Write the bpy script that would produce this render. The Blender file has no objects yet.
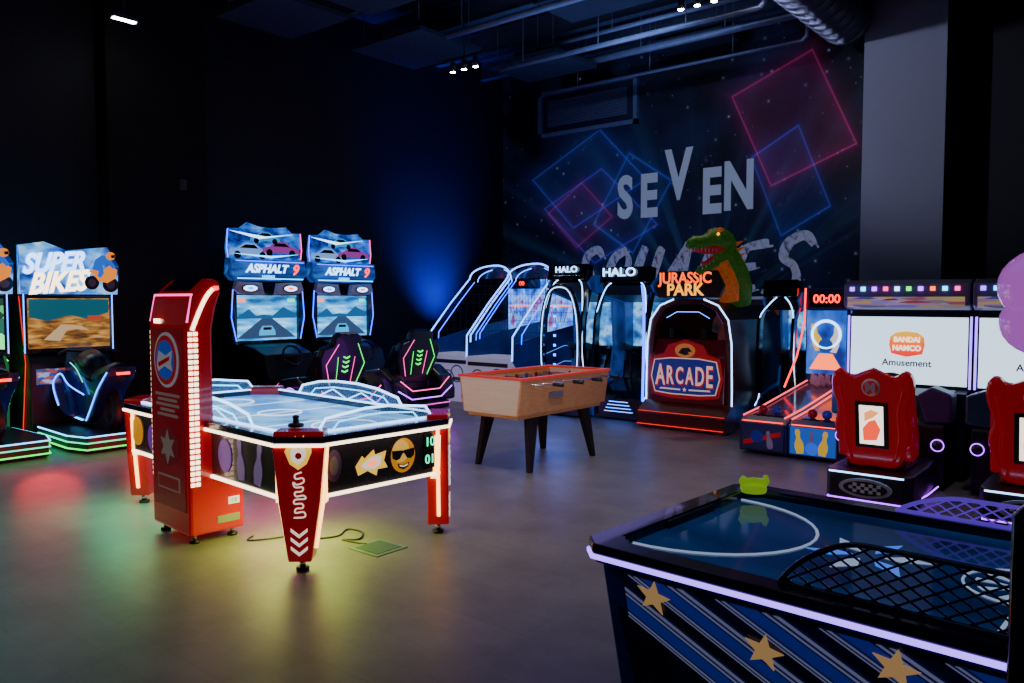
import bpy, math, random, bmesh
from mathutils import Vector, Matrix
random.seed(5)
SC=bpy.context.scene
COL=SC.collection
R=math.radians
# ---------------------------------------------------------------- materials
MC={}
def M(name,col,rough=.5,metal=0.,em=0.,emc=None,alpha=1.,trans=0.,var=.12,coat=0.):
    if name in MC: return MC[name]
    m=bpy.data.materials.new(name); m.use_nodes=True
    nt=m.node_tree; b=nt.nodes['Principled BSDF']
    b.inputs['Roughness'].default_value=rough
    b.inputs['Metallic'].default_value=metal
    b.inputs['Coat Weight'].default_value=coat
    if trans: b.inputs['Transmission Weight'].default_value=trans
    if alpha<1: b.inputs['Alpha'].default_value=alpha
    if em>0:
        b.inputs['Base Color'].default_value=(*[c*.5 for c in col],1)
        b.inputs['Emission Color'].default_value=(*(emc or col),1)
        b.inputs['Emission Strength'].default_value=em
    else:
        tc=nt.nodes.new('ShaderNodeTexCoord'); n=nt.nodes.new('ShaderNodeTexNoise')
        n.inputs['Scale'].default_value=9; n.inputs['Detail'].default_value=4
        cr=nt.nodes.new('ShaderNodeValToRGB')
        cr.color_ramp.elements[0].position=.3; cr.color_ramp.elements[1].position=.7
        cr.color_ramp.elements[0].color=(*[c*(1-var) for c in col],1)
        cr.color_ramp.elements[1].color=(*[min(1,c*(1+var)) for c in col],1)
        nt.links.new(tc.outputs['Object'],n.inputs['Vector']); nt.links.new(n.outputs['Fac'],cr.inputs['Fac'])
        nt.links.new(cr.outputs['Color'],b.inputs['Base Color'])
    MC[name]=m; return m
def art(name,cols,scale=3.,em=1.,seed=0.,hard=False,dist=.3,cell=False,stretch=(1,1,1),rough=.3):
    if name in MC: return MC[name]
    m=bpy.data.materials.new(name); m.use_nodes=True
    nt=m.node_tree; N=nt.nodes; L=nt.links; b=N['Principled BSDF']
    tc=N.new('ShaderNodeTexCoord'); mp=N.new('ShaderNodeMapping')
    mp.inputs['Location'].default_value=(seed*3.1,seed*1.7,seed*2.3); mp.inputs['Scale'].default_value=stretch
    L.new(tc.outputs['Generated'],mp.inputs['Vector'])
    if cell:
        n=N.new('ShaderNodeTexVoronoi'); n.inputs['Scale'].default_value=scale
        s=N.new('ShaderNodeSeparateColor'); L.new(mp.outputs[0],n.inputs['Vector']); L.new(n.outputs['Color'],s.inputs[0]); out=s.outputs[0]
    else:
        n=N.new('ShaderNodeTexNoise'); n.inputs['Scale'].default_value=scale; n.inputs['Detail'].default_value=5
        n.inputs['Distortion'].default_value=dist
        L.new(mp.outputs[0],n.inputs['Vector']); out=n.outputs['Fac']
    cr=N.new('ShaderNodeValToRGB'); e=cr.color_ramp.elements
    if hard: cr.color_ramp.interpolation='CONSTANT'
    k=len(cols)
    lo,hi=(.02,.95) if cell else (.32,.68)
    e[0].position=lo; e[0].color=(*cols[0],1); e[1].position=hi; e[1].color=(*cols[-1],1)
    for i in range(1,k-1):
        q=e.new(lo+(hi-lo)*i/(k-1)); q.color=(*cols[i],1)
    L.new(out,cr.inputs['Fac'])
    L.new(cr.outputs['Color'],b.inputs['Base Color']); L.new(cr.outputs['Color'],b.inputs['Emission Color'])
    b.inputs['Emission Strength'].default_value=em; b.inputs['Roughness'].default_value=rough
    MC[name]=m; return m

BLK=M('black_plastic',(.009,.009,.011),.4)
BLKM=M('black_matte',(.006,.006,.007),.7)
BLKG=M('black_gloss',(.008,.009,.014),.12,coat=.4)
DGR=M('dark_grey_metal',(.05,.052,.06),.4,.4)
GREY=M('grey_plastic',(.22,.23,.25),.5)
CHR=M('chrome',(.7,.7,.72),.15,1.)
WHT=M('white_plastic',(.75,.75,.77),.4)
RED=M('red_gloss',(1,.008,.012),.25,coat=.5,em=.12,emc=(1,.008,.02))  # weak emission stands in for light missing on the red parts
DRED=M('dark_red',(.34,.004,.007),.3,coat=.4)
NAVY=M('navy_panel',(.008,.02,.16),.3,coat=.3)
NAVYD=M('navy_dark',(.004,.006,.035),.2,coat=.5)
BLUE=M('blue_panel',(.01,.05,.5),.35)
YEL=M('yellow_plastic',(.85,.5,.01),.4)
GOLD=M('gold_star',(.9,.58,.22),.4,.1,em=.3,emc=(.9,.52,.2))
PALE=M('pale_panel',(.5,.5,.55),.4)
LW=M('led_white',(1,.78,.50),em=4.6)
LWW=M('led_warm',(1,.45,.10),em=5.5)
LC=M('led_cyan',(.10,.6,1),em=4.2)
LI=M('led_ice',(.32,.58,1),em=4.6)
LIB=M('led_ice_blue',(.12,.30,1),em=5)
LB=M('led_blue',(.01,.06,1),em=6)
LBL=M('led_lightblue',(.07,.22,1),em=5)
LP=M('led_purple',(.4,.05,1),em=4.5)
LLI=M('led_lilac',(.30,.15,1),em=3.2)
LPK=M('led_pink',(1,.08,.4),em=2.8)
LR=M('led_red',(1,.02,.01),em=4)
LO=M('led_orange',(1,.14,.03),em=3)
LG=M('led_green',(.02,1,.1),em=2.6)
LTEAL=M('led_teal',(.02,.9,.45),em=2.2)
LDR=M('led_dim_red',(1,.02,.01),em=1.3)
GLASS=M('acrylic',(.35,.6,.8),.08,alpha=.22)

# ---------------------------------------------------------------- geometry
class G:
    def __init__(s): s.v=[];s.f=[];s.m=[];s.s=[];s.mats=[];s.T=Matrix();s.calls=[]
    def mi(s,m):
        if m not in s.mats: s.mats.append(m)
        return s.mats.index(m)
    def add(s,vs,fs,m,sm=False):
        o=len(s.v); W=[tuple(s.T@Vector(v)) for v in vs]; s.v+=W; k=s.mi(m); s.calls.append((W,fs,m,sm))
        for f in fs: s.f.append([o+i for i in f]); s.m.append(k); s.s.append(sm)
        return s
    def box(s,c,d,m,r=None):
        x,y,z=[a/2 for a in d]
        vs=[Vector((i*x,j*y,k*z)) for k in(-1,1) for j in(-1,1) for i in(-1,1)]
        if r: 
            Q=Matrix.Rotation(R(r[2]),3,'Z')@Matrix.Rotation(R(r[1]),3,'Y')@Matrix.Rotation(R(r[0]),3,'X')
            vs=[Q@v for v in vs]
        c=Vector(c); return s.add([v+c for v in vs],[(0,2,3,1),(4,5,7,6),(0,1,5,4),(2,6,7,3),(0,4,6,2),(1,3,7,5)],m)
    def bb(s,x0,x1,y0,y1,z0,z1,m): return s.box(((x0+x1)/2,(y0+y1)/2,(z0+z1)/2),(abs(x1-x0),abs(y1-y0),abs(z1-z0)),m)
    def prism(s,p,a,b,m,ax='x'):
        n=len(p)
        def q(u,w,t): return {'x':(t,u,w),'y':(u,t,w),'z':(u,w,t)}[ax]
        vs=[q(u,w,a) for u,w in p]+[q(u,w,b) for u,w in p]
        fs=[tuple(range(n)),tuple(range(2*n-1,n-1,-1))]+[(i,(i+1)%n,n+(i+1)%n,n+i) for i in range(n)]
        return s.add(vs,fs,m)
    def tube(s,pts,r,m,n=8,flat=1.,closed=False,cap=True,up=None):
        P=[Vector(p) for p in pts]; k=len(P); rr=r if isinstance(r,(list,tuple)) else [r]*k
        vs=[];u0=None
        for i in range(k):
            if closed: t=P[(i+1)%k]-P[i-1]
            else: t=P[min(i+1,k-1)]-P[max(i-1,0)]
            t.normalize()
            w=Vector(up) if up else (u0 if u0 is not None else (Vector((0,0,1)) if abs(t.z)<.9 else Vector((0,1,0))))
            a=t.cross(w)
            if a.length<1e-4: a=t.cross(Vector((1,0,0)))
            a.normalize(); b=a.cross(t).normalized()
            if not up: u0=b
            for j in range(n):
                q=2*math.pi*j/n; vs.append(P[i]+a*math.cos(q)*rr[i]*flat+b*math.sin(q)*rr[i])
        fs=[]
        for i in range(k if closed else k-1):
            i2=(i+1)%k
            for j in range(n): fs.append((i*n+j,i*n+(j+1)%n,i2*n+(j+1)%n,i2*n+j))
        if not closed and cap: fs+=[tuple(range(n)),tuple((k-1)*n+j for j in reversed(range(n)))]
        return s.add(vs,fs,m,n>6)
    def cyl(s,a,b,r,m,r2=None,n=20): return s.tube([a,b],[r,r if r2 is None else r2],m,n)
    def sph(s,c,r,m,n=14,sc=(1,1,1)):
        vs=[];fs=[];h=n//2
        for i in range(h+1):
            t=math.pi*i/h
            for j in range(n):
                p=2*math.pi*j/n; vs.append((c[0]+r*sc[0]*math.sin(t)*math.cos(p),c[1]+r*sc[1]*math.sin(t)*math.sin(p),c[2]+r*sc[2]*math.cos(t)))
        for i in range(h):
            for j in range(n): fs.append((i*n+j,i*n+(j+1)%n,(i+1)*n+(j+1)%n,(i+1)*n+j))
        return s.add(vs,fs,m,True)
    def torus(s,c,Rr,r,m,rx=0,rz=0,n=28,k=8,a0=0,a1=360):
        Q=Matrix.Rotation(R(rz),3,'Z')@Matrix.Rotation(R(rx),3,'X'); c=Vector(c); full=a1-a0>=360
        pts=[c+Q@Vector((Rr*math.cos(R(a0+(a1-a0)*i/n)),Rr*math.sin(R(a0+(a1-a0)*i/n)),0)) for i in range(n if full else n+1)]
        nn=Q@Vector((0,0,1)); return s.tube(pts,r,m,k,closed=full,up=nn)
    def parts(s,name,parent,label=None,bev=0):
        out=[]
        for W,fs,m,sm in s.calls:
            q=G(); q.add(W,fs,m,sm); out.append(q.ob(name,parent,label,bev))
        return out
    def ob(s,name,parent=None,label=None,bev=0,loc=None,rz=None):
        me=bpy.data.meshes.new(name); me.from_pydata(s.v,[],s.f)
        for m in s.mats: me.materials.append(m)
        me.polygons.foreach_set('material_index',s.m); me.polygons.foreach_set('use_smooth',s.s)
        bm=bmesh.new(); bm.from_mesh(me); bmesh.ops.remove_doubles(bm,verts=bm.verts,dist=1e-6)
        bmesh.ops.recalc_face_normals(bm,faces=bm.faces); bm.to_mesh(me); bm.free(); me.update()
        o=bpy.data.objects.new(name,me); COL.objects.link(o)
        if parent: o.parent=parent
        if label: o['label']=label
        if loc: o.location=loc
        if rz is not None: o.rotation_euler=(0,0,R(rz))
        if bev:
            b=o.modifiers.new('bevel','BEVEL'); b.width=bev; b.segments=2; b.limit_method='ANGLE'; b.angle_limit=R(35)
        return o
def top(o,label,cat,group=None,kind=None):
    o['label']=label; o['category']=cat
    if group:o['group']=group
    if kind:o['kind']=kind
    return o
def thing(name,loc,rz,label,cat,group=None):
    e=bpy.data.objects.new(name,None); e.empty_display_size=.2; COL.objects.link(e)
    e.location=loc; e.rotation_euler=(0,0,R(rz)); return top(e,label,cat,group)
def T(txt,size,mat,parent,loc,rot=(90,0,0),off=0.,shear=0.,sx=1.,ext=.003,name='lettering',al='CENTER'):
    cu=bpy.data.curves.new('t','FONT'); cu.body=txt; cu.size=size; cu.align_x=al; cu.align_y='CENTER'
    cu.offset=off; cu.shear=shear; cu.extrude=ext; cu.resolution_u=4
    o=bpy.data.objects.new('t',cu); COL.objects.link(o); bpy.context.view_layer.update()
    dg=bpy.context.evaluated_depsgraph_get(); me=bpy.data.meshes.new_from_object(o.evaluated_get(dg))
    bpy.data.objects.remove(o); me.materials.clear(); me.materials.append(mat)
    for p in me.polygons: p.material_index=0
    n=bpy.data.objects.new(name,me); COL.objects.link(n); n.parent=parent
    n.location=loc; n.rotation_euler=[R(a) for a in rot]; n.scale=(sx,1,1); return n
def dup(root,loc,rz,label=None):
    def cp(o,p):
        n=o.copy(); COL.objects.link(n); n.parent=p
        for c in list(o.children): cp(c,n)
        return n
    kids=list(root.children); n=root.copy(); COL.objects.link(n); n.location=loc; n.rotation_euler=(0,0,R(rz))
    for c in kids: cp(c,n)
    if label:n['label']=label
    return n
def star(cx,cz,Ro,Ri,n=5,a0=90):
    return [(cx+(Ro if i%2==0 else Ri)*math.cos(R(a0+180*i/n)),cz+(Ro if i%2==0 else Ri)*math.sin(R(a0+180*i/n))) for i in range(2*n)]
def ell(cx,cz,a,b,n=28): return [(cx+a*math.cos(2*math.pi*i/n),cz+b*math.sin(2*math.pi*i/n)) for i in range(n)]
def pinshape(cx,cz,s,a=0):
    P=[(-.05,0),(-.07,.10),(-.065,.16),(-.03,.24),(-.028,.28),(-.04,.33),(-.025,.38),(.025,.38),(.04,.33),(.028,.28),(.03,.24),(.065,.16),(.07,.10),(.05,0)]
    c_,s_=math.cos(R(a)),math.sin(R(a)); return [(cx+s*(x*c_-z*s_),cz+s*(x*s_+z*c_)) for x,z in P]
def crom(P,k=6):
    out=[]; d=len(P[0])
    for i in range(len(P)-1):
        p0=P[max(i-1,0)];p1=P[i];p2=P[i+1];p3=P[min(i+2,len(P)-1)]
        for q in range(k):
            t=q/k
            out.append(tuple(.5*((2*p1[j])+(-p0[j]+p2[j])*t+(2*p0[j]-5*p1[j]+4*p2[j]-p3[j])*t*t+(-p0[j]+3*p1[j]-3*p2[j]+p3[j])*t**3) for j in range(d)))
    out.append(tuple(P[-1])); return out
def ribbon(g,P,w,m,y=0,smooth=True):
    if smooth: P=crom(P,7)
    n=len(P); vs=[]
    for i,(x,z) in enumerate(P):
        a=P[max(i-1,0)]; b=P[min(i+1,n-1)]; tx,tz=b[0]-a[0],b[1]-a[1]; l=math.hypot(tx,tz) or 1
        t=i/(n-1); ww=w*(1.08-.6*t**2 if t>.1 else .7+3.7*t)*.5
        nx,nz=-tz/l*ww,tx/l*ww; vs+=[(x+nx,y,z+nz),(x-nx,y,z-nz)]
    g.add(vs,[(2*i,2*i+1,2*i+3,2*i+2) for i in range(n-1)],m)
def car(g,cx,cz,s,y,m,m2,fl=1):
    P=[(-.5,.02),(-.48,.14),(-.30,.18),(-.12,.29),(.14,.29),(.30,.18),(.48,.13),(.52,.03)]
    g.prism([(cx+fl*s*a,cz+s*b) for a,b in P],y-.004,y,m,'y')
    g.prism([(cx+fl*s*a,cz+s*b) for a,b in [(-.24,.18),(-.10,.26),(.12,.26),(.22,.18)]],y-.006,y-.004,BLKG,'y')
    for a in (-.3,.32): g.prism(ell(cx+fl*s*a,cz+.03*s,.085*s,.085*s,14),y-.007,y-.004,m2,'y')
# ---------------------------------------------------------------- room
X0,X1,Y0,Y1,ZC=-11.2,3.2,-4.,13.28,6.6
def struct(o): o['kind']='structure'; return o
fm=bpy.data.materials.new('vinyl_floor'); fm.use_nodes=True; nt=fm.node_tree; N=nt.nodes; L=nt.links; b=N['Principled BSDF']
tc=N.new('ShaderNodeTexCoord'); br=N.new('ShaderNodeTexBrick'); br.inputs['Scale'].default_value=1.
br.inputs['Brick Width'].default_value=1.2; br.inputs['Row Height'].default_value=.2; br.inputs['Mortar Size'].default_value=.0012
br.inputs['Color1'].default_value=(.205,.192,.182,1); br.inputs['Color2'].default_value=(.18,.17,.16,1); br.inputs['Mortar'].default_value=(.13,.12,.11,1)
no=N.new('ShaderNodeTexNoise'); no.inputs['Scale'].default_value=2.5; no.inputs['Detail'].default_value=8; no.inputs['Roughness'].default_value=.65
mx=N.new('ShaderNodeMix'); mx.data_type='RGBA'; mx.blend_type='MULTIPLY'; mx.inputs[0].default_value=.6
cr=N.new('ShaderNodeValToRGB'); cr.color_ramp.elements[0].color=(.5,.5,.5,1); cr.color_ramp.elements[1].color=(1.25,1.25,1.25,1)
cr.color_ramp.elements[0].position=.3; cr.color_ramp.elements[1].position=.7
L.new(tc.outputs['Object'],br.inputs['Vector']); L.new(tc.outputs['Object'],no.inputs['Vector']); L.new(no.outputs['Fac'],cr.inputs['Fac'])
L.new(br.outputs['Color'],mx.inputs[6]); L.new(cr.outputs['Color'],mx.inputs[7]); L.new(mx.outputs[2],b.inputs['Base Color'])
b.inputs['Roughness'].default_value=.42; b.inputs['Specular IOR Level'].default_value=.45
struct(G().bb(X0-.2,X1+.2,Y0-.2,Y1+.2,-.1,0,fm).ob('floor'))
WALLM=M('black_wall_paint',(.013,.014,.020),.7)
CEILM=M('ceiling_dark',(.03,.04,.065),.8)
struct(G().bb(X0-.2,X1+.2,Y0-.2,Y1+.2,ZC,ZC+.1,CEILM).ob('ceiling'))
struct(G().bb(X0-.2,X0,Y0,Y1,0,ZC,WALLM).ob('wall_left'))
struct(G().bb(X1,X1+.2,Y0,Y1,0,ZC,WALLM).ob('wall_right'))
struct(G().bb(X0,X1,Y0-.2,Y0,0,ZC,WALLM).ob('wall_front'))
struct(G().bb(-3.3,X1,Y1,Y1+.2,0,ZC,WALLM).ob('wall_rear'))
mm=bpy.data.materials.new('space_mural'); mm.use_nodes=True; nt=mm.node_tree; N=nt.nodes; L=nt.links; b=N['Principled BSDF']
tc=N.new('ShaderNodeTexCoord')
def mth(op,a,bb=None,c=None):
    n=N.new('ShaderNodeMath'); n.operation=op
    for i,v in enumerate((a,bb,c)):
        if v is None: continue
        if isinstance(v,(int,float)): n.inputs[i].default_value=v
        else: L.new(v,n.inputs[i])
    return n.outputs[0]
def vadd(a,bb):
    n=N.new('ShaderNodeVectorMath'); n.operation='ADD'; L.new(a,n.inputs[0]); L.new(bb,n.inputs[1]); return n.outputs[0]
def vscale(col,f):
    n=N.new('ShaderNodeVectorMath'); n.operation='SCALE'; n.inputs[0].default_value=col; L.new(f,n.inputs['Scale']); return n.outputs[0]
sp=N.new('ShaderNodeSeparateXYZ'); L.new(tc.outputs['Object'],sp.inputs[0]); SX,SZ=sp.outputs[0],sp.outputs[2]
nz=N.new('ShaderNodeTexNoise'); nz.inputs['Scale'].default_value=.6; nz.inputs['Detail'].default_value=5; L.new(tc.outputs['Object'],nz.inputs['Vector'])
tot=vscale((.003,.005,.025),mth('MULTIPLY',mth('MAXIMUM',mth('SUBTRACT',nz.outputs['Fac'],.42),0),6.))
for (cx,cz),(ax,az),(bx,bz),col,fill,k in [
  ((-4.94,4.65),(.685,.27),(.36,-.80),(.34,.010,.12),(.03,.002,.012),70),
  ((-4.95,3.63),(.40,.22),(.27,-.68),(.02,.045,.36),(.003,.005,.03),56),
  ((-9.03,4.04),(.83,.41),(.52,-.53),(.02,.05,.40),(.002,.004,.025),70),
  ((-8.75,3.30),(.70,.34),(.62,-.58),(.04,.03,.36),(.006,.002,.018),60),
  ((-8.0,3.5),(.40,.65),(.45,-.3),(.02,.05,.30),(.001,.003,.012),40),
  ((-9.2,3.35),(.42,.28),(.36,-.36),(.22,.010,.10),(.018,.001,.008),50)]:
    det=ax*bz-az*bx
    dx=mth('SUBTRACT',SX,cx); dz=mth('SUBTRACT',SZ,cz)
    p=mth('ADD',mth('MULTIPLY',dx,bz/det),mth('MULTIPLY',dz,-bx/det))
    q=mth('ADD',mth('MULTIPLY',dx,-az/det),mth('MULTIPLY',dz,ax/det))
    d=mth('SUBTRACT',mth('MAXIMUM',mth('ABSOLUTE',p),mth('ABSOLUTE',q)),1.)
    ad=mth('ABSOLUTE',d)
    line=mth('EXPONENT',mth('MULTIPLY',ad,-k*1.3)); halo=mth('EXPONENT',mth('MULTIPLY',ad,-6.))
    inside=mth('LESS_THAN',d,0.)
    tot=vadd(tot,vscale(col,line)); tot=vadd(tot,vscale(tuple(c*.16 for c in col),halo)); tot=vadd(tot,vscale(fill,inside))
ang=mth('ARCTAN2',mth('SUBTRACT',SZ,1.2),mth('SUBTRACT',SX,-6.4))
rn=N.new('ShaderNodeTexNoise'); rn.noise_dimensions='1D'; rn.inputs['Scale'].default_value=7.; L.new(ang,rn.inputs['W'])
ray=mth('MULTIPLY',mth('MAXIMUM',mth('SUBTRACT',rn.outputs['Fac'],.5),0),mth('EXPONENT',mth('MULTIPLY',mth('SUBTRACT',SZ,1.2),-.6)))
tot=vadd(tot,vscale((.05,.20,.40),ray))
for sc_,k_,cc in ((3.2,-34.,(.4,.5,.9)),(5.5,-42.,(.35,.4,.8))):
    vo=N.new('ShaderNodeTexVoronoi'); vo.inputs['Scale'].default_value=sc_; L.new(tc.outputs['Object'],vo.inputs['Vector'])
    tot=vadd(tot,vscale(cc,mth('EXPONENT',mth('MULTIPLY',vo.outputs['Distance'],k_))))
ab=vadd(tot,vscale((.003,.004,.010),mth('ADD',0.,1.)))
L.new(ab,b.inputs['Base Color']); L.new(tot,b.inputs['Emission Color']); b.inputs['Emission Strength'].default_value=.36; b.inputs['Roughness'].default_value=.75  # paint emits weakly, standing in for lamp light on the mural
struct(G().bb(X0,-3.3,Y1,Y1+.2,0,ZC,mm).ob('wall_back'))
MT=M('mural_letter_paint',(.6,.65,.78),.7,em=.2,emc=(.42,.52,.8))  # letter paint emits a little so it looks lit
mur=thing('mural_lettering',(0,Y1-.004,0),0,'grey-blue painted words on the dark space mural wall','wall lettering')
for ch,x,z,s,sx in (('S',-8.13,3.58,1.08,.68),('E',-7.62,3.57,1.08,.70),('V',-7.0,3.90,1.24,.66),('E',-6.35,3.55,1.08,.70),('N',-5.84,3.60,1.14,.66)):
    T(ch,s,MT,mur,(x,0,z),off=.042,sx=sx,ext=.002,name='letter')
# rough dim brush paint: noise breaks the strokes up
MT2=art('mural_brush_paint2',[(.10,.10,.16),(.38,.38,.52),(.5,.5,.66),(.42,.42,.58)],9,.13,4,dist=.8,stretch=(1,1,1),rough=.8)  # faint emission lifts the strokes in place of lamp light
SS=[[(.82,.84),(.55,1.0),(.22,.90),(.2,.66),(.52,.5),(.64,.26),(.40,.04),(-.06,.10)]]
LET={'S':SS,'Q':[[(.55,1.),(.15,.8),(.08,.3),(.35,.03),(.68,.25),(.72,.75),(.46,1.)],[(.38,.3),(.9,-.16)]],
 'U':[[(.12,1.05),(.08,.4),(.28,.03),(.58,.15),(.72,1.02)],[(.72,1.0),(.70,.3),(.86,.0)]],
 'A':[[(-.08,-.05),(.22,.5),(.5,1.05)],[(.5,1.05),(.58,.5),(.74,-.08)],[(.04,.34),(.4,.40),(.76,.38)]],
 'R':[[(.08,-.08),(.10,.5),(.16,1.)],[(.0,.93),(.45,1.02),(.68,.8),(.45,.55),(.12,.48)],[(.28,.5),(.55,.2),(.92,-.12)]],
 'E':[[(.86,1.0),(.4,.96),(.12,.92)],[(.16,.96),(.1,.5),(.08,.02)],[(.06,.04),(.4,.04),(.84,.12)],[(.1,.5),(.35,.52),(.66,.57)]]}
for i,(ch,dz,h) in enumerate((('S',.0,.88),('Q',-.03,.90),('U',.03,.84),('A',.0,.90),('R',-.02,.86),('E',.02,.84),('S',-.06,1.02))):
    g=G(); x0=-9.35+.66*i; z0=1.76+dz; k_=.60 if i<6 else .74
    for st_ in LET[ch]:
        ribbon(g,[(x0+(u*k_)+.34*v*h*.9,z0+v*h) for u,v in st_],.155,MT2)
        ribbon(g,[(x0+(u*k_)+.34*v*h*.9+.07,z0+v*h-.05) for u,v in st_],.04,MT2)
    g.ob('brush_letter',mur)
g=G(); ribbon(g,[(-9.6,1.62),(-8.,1.68),(-6.4,1.66),(-4.5,1.72)],.08,MT2,-.001); g.ob('brush_underline',mur)
PIL=M('pillar_grey_paint',(.27,.28,.35),.8,var=.01)
struct(G().bb(-3.6,-2.5,12.55,Y1,0,ZC,PIL).ob('trim_1'))
struct(G().bb(X0,X0+.35,4.8,6.2,0,ZC,M('black_recess',(.005,.005,.006),.9)).ob('trim_2'))
struct(G().bb(X0,X0+.02,Y0,Y1,0,.12,BLK).ob('baseboard_left'))
struct(G().bb(X0,-3.3,Y1-.02,Y1,0,.12,BLK).ob('baseboard_back'))
v=G(); VF=M('vent_frame',(.16,.2,.34),.5)
for q in ((-10.18,-7.84,5.82,5.9),(-10.18,-7.84,4.98,5.06),(-10.18,-10.10,4.98,5.9),(-7.92,-7.84,4.98,5.9)): v.bb(q[0],q[1],Y1-.09,Y1-.003,q[2],q[3],VF)
v.bb(-10.1,-7.92,Y1-.04,Y1-.02,5.06,5.82,M('vent_inner',(.02,.025,.05),.5))
v.bb(-9.95,-8.07,Y1-.06,Y1-.03,5.18,5.70,M('vent_inner2',(.09,.11,.19),.5))
for i in range(12): v.box((-9.01,Y1-.07,5.2+i*.042),(1.86,.03,.006),M('vent_slat',(.18,.21,.33),.5),(35,0,0))
top(v.ob('ventilation_grille'),'large rectangular dark slatted vent high on the mural wall','vent')
# ---------------------------------------------------------------- ceiling things
BM=M('steel_beam',(.13,.17,.26),.5,.2)
for i,(y,z) in enumerate([(6.8,6.4),(8.4,6.4),(9.9,6.4),(11.3,6.4),(12.6,6.4)]):
    g=G()
    g.bb(X0,X1,y-.07,y+.07,z-.2,z-.18,BM).bb(X0,X1,y-.07,y+.07,z+.18,z+.2,BM).bb(X0,X1,y-.012,y+.012,z-.2,z+.2,BM)
    top(g.ob('ceiling_beam'),'steel I-beam spanning below the dark ceiling','beam','steel ceiling beams')
PIPE=M('galvanised_pipe',(.30,.36,.5),.4,.3)
for y,z,r in ((9.1,5.75,.05),(10.6,5.6,.04),(11.9,5.85,.06),(12.2,5.55,.03),(7.9,5.9,.05),(11.0,5.95,.035)):
    g=G(); g.cyl((-9.0,y,z),(-4.4,y,z),r,PIPE,n=12)
    g.tube([(-4.4,y,z),(-4.33,y,z+.06),(-4.32,y,z+.15),(-4.32,y,ZC)],r,PIPE,12)
    for x in (-8.5,-7,-5.5): g.cyl((x,y,z),(x,y,ZC),.008,PIPE,n=6)
    top(g.ob('ceiling_pipe'),'thin metal service pipe hung below the ceiling','pipe','ceiling service pipes')
RAFT=M('acoustic_raft',(.045,.058,.10),.9)
for x,y,w,d,z in ((-8.6,11.25,1.5,1.2,5.7),(-9.6,9.2,1.6,1.4,5.7),(-8.4,7.4,1.5,.9,5.8),(-10.1,7.0,1.4,1.3,5.75),(-6.6,9.9,1.5,1.0,5.98),(-6.4,12.6,1.4,.7,6.0)):
    g=G(); g.bb(x-w/2,x+w/2,y-d/2,y+d/2,z,z+.07,RAFT)
    for a in (-1,1):
        for c in (-1,1): g.cyl((x+a*w*.4,y+c*d*.4,z),(x+a*w*.4,y+c*d*.4,ZC),.006,PIPE,n=6)
    top(g.ob('acoustic_ceiling_panel'),'dark square acoustic panel hung on rods from the ceiling','ceiling panel','hanging acoustic panels')
g=G(); DU=M('spiral_duct',(.22,.24,.34),.3,.5)
g.cyl((-3.85,5.,5.8),(-3.85,12.53,5.8),.35,DU,n=32)
for i in range(28): g.torus((-3.85,5.1+i*.27,5.8),.355,.012,DU,rx=90,n=32,k=6)
for y in (6,9,12): g.cyl((-3.85,y,6.1),(-3.85,y,ZC),.012,PIPE,n=6)
top(g.ob('spiral_air_duct'),'large round spiral metal air duct under the ceiling','duct')
SPOTE=M('lamp_lens_warm',(1,.86,.6),em=60)
def track(x,y,z,n,ax,lab):
    t=thing('track_light',(x,y,z),0 if ax=='x' else 90,lab,'ceiling light','ceiling track lights')
    G().bb(-n*.14,n*.14,-.02,.02,.12,.15,DGR).cyl((0,0,.14),(0,0,ZC-z),.01,DGR,n=6).ob('rail',t)
    for i in range(n):
        xx=(i-(n-1)/2)*.24
        G().cyl((xx,0,.13),(xx,0,.06),.012,DGR,n=8).cyl((xx,0,.08),(xx,0,-.06),.045,DGR).ob('lamp_can',t)
        G().cyl((xx,0,-.058),(xx,0,-.066),.04,SPOTE).ob('lamp_lens',t)
track(-8.6,9.26,5.3,3,'x','three small warm spotlights on a short black ceiling rail')
track(-4.85,9.9,5.62,4,'x','four small warm spotlights on a black ceiling rail')
track(-2.6,4.2,5.9,3,'x','three small warm spotlights on a black ceiling rail')
track(-1.,6.,5.9,2,'x','two small warm spotlights on a black ceiling rail')
t=thing('linear_wall_light',(-10.2,4.75,5.15),90,'short bright linear light fixture hung near the dark wall','ceiling light')
G().bb(-.16,.16,-.05,.05,0,.05,DGR).cyl((0,0,.04),(0,0,ZC-5.15),.01,DGR,n=6).ob('housing',t); G().bb(-.14,.14,-.035,.035,-.012,0,M('lamp_cool',(.9,.95,1),em=25)).ob('diffuser',t)
top(G().bb(X0+.35,X0+.41,5.75,5.85,3.2,3.35,M('dark_sensor',(.06,.06,.07),.5)).ob('wall_sensor_box'),'small grey sensor box fixed high on the black wall','sensor')

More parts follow.
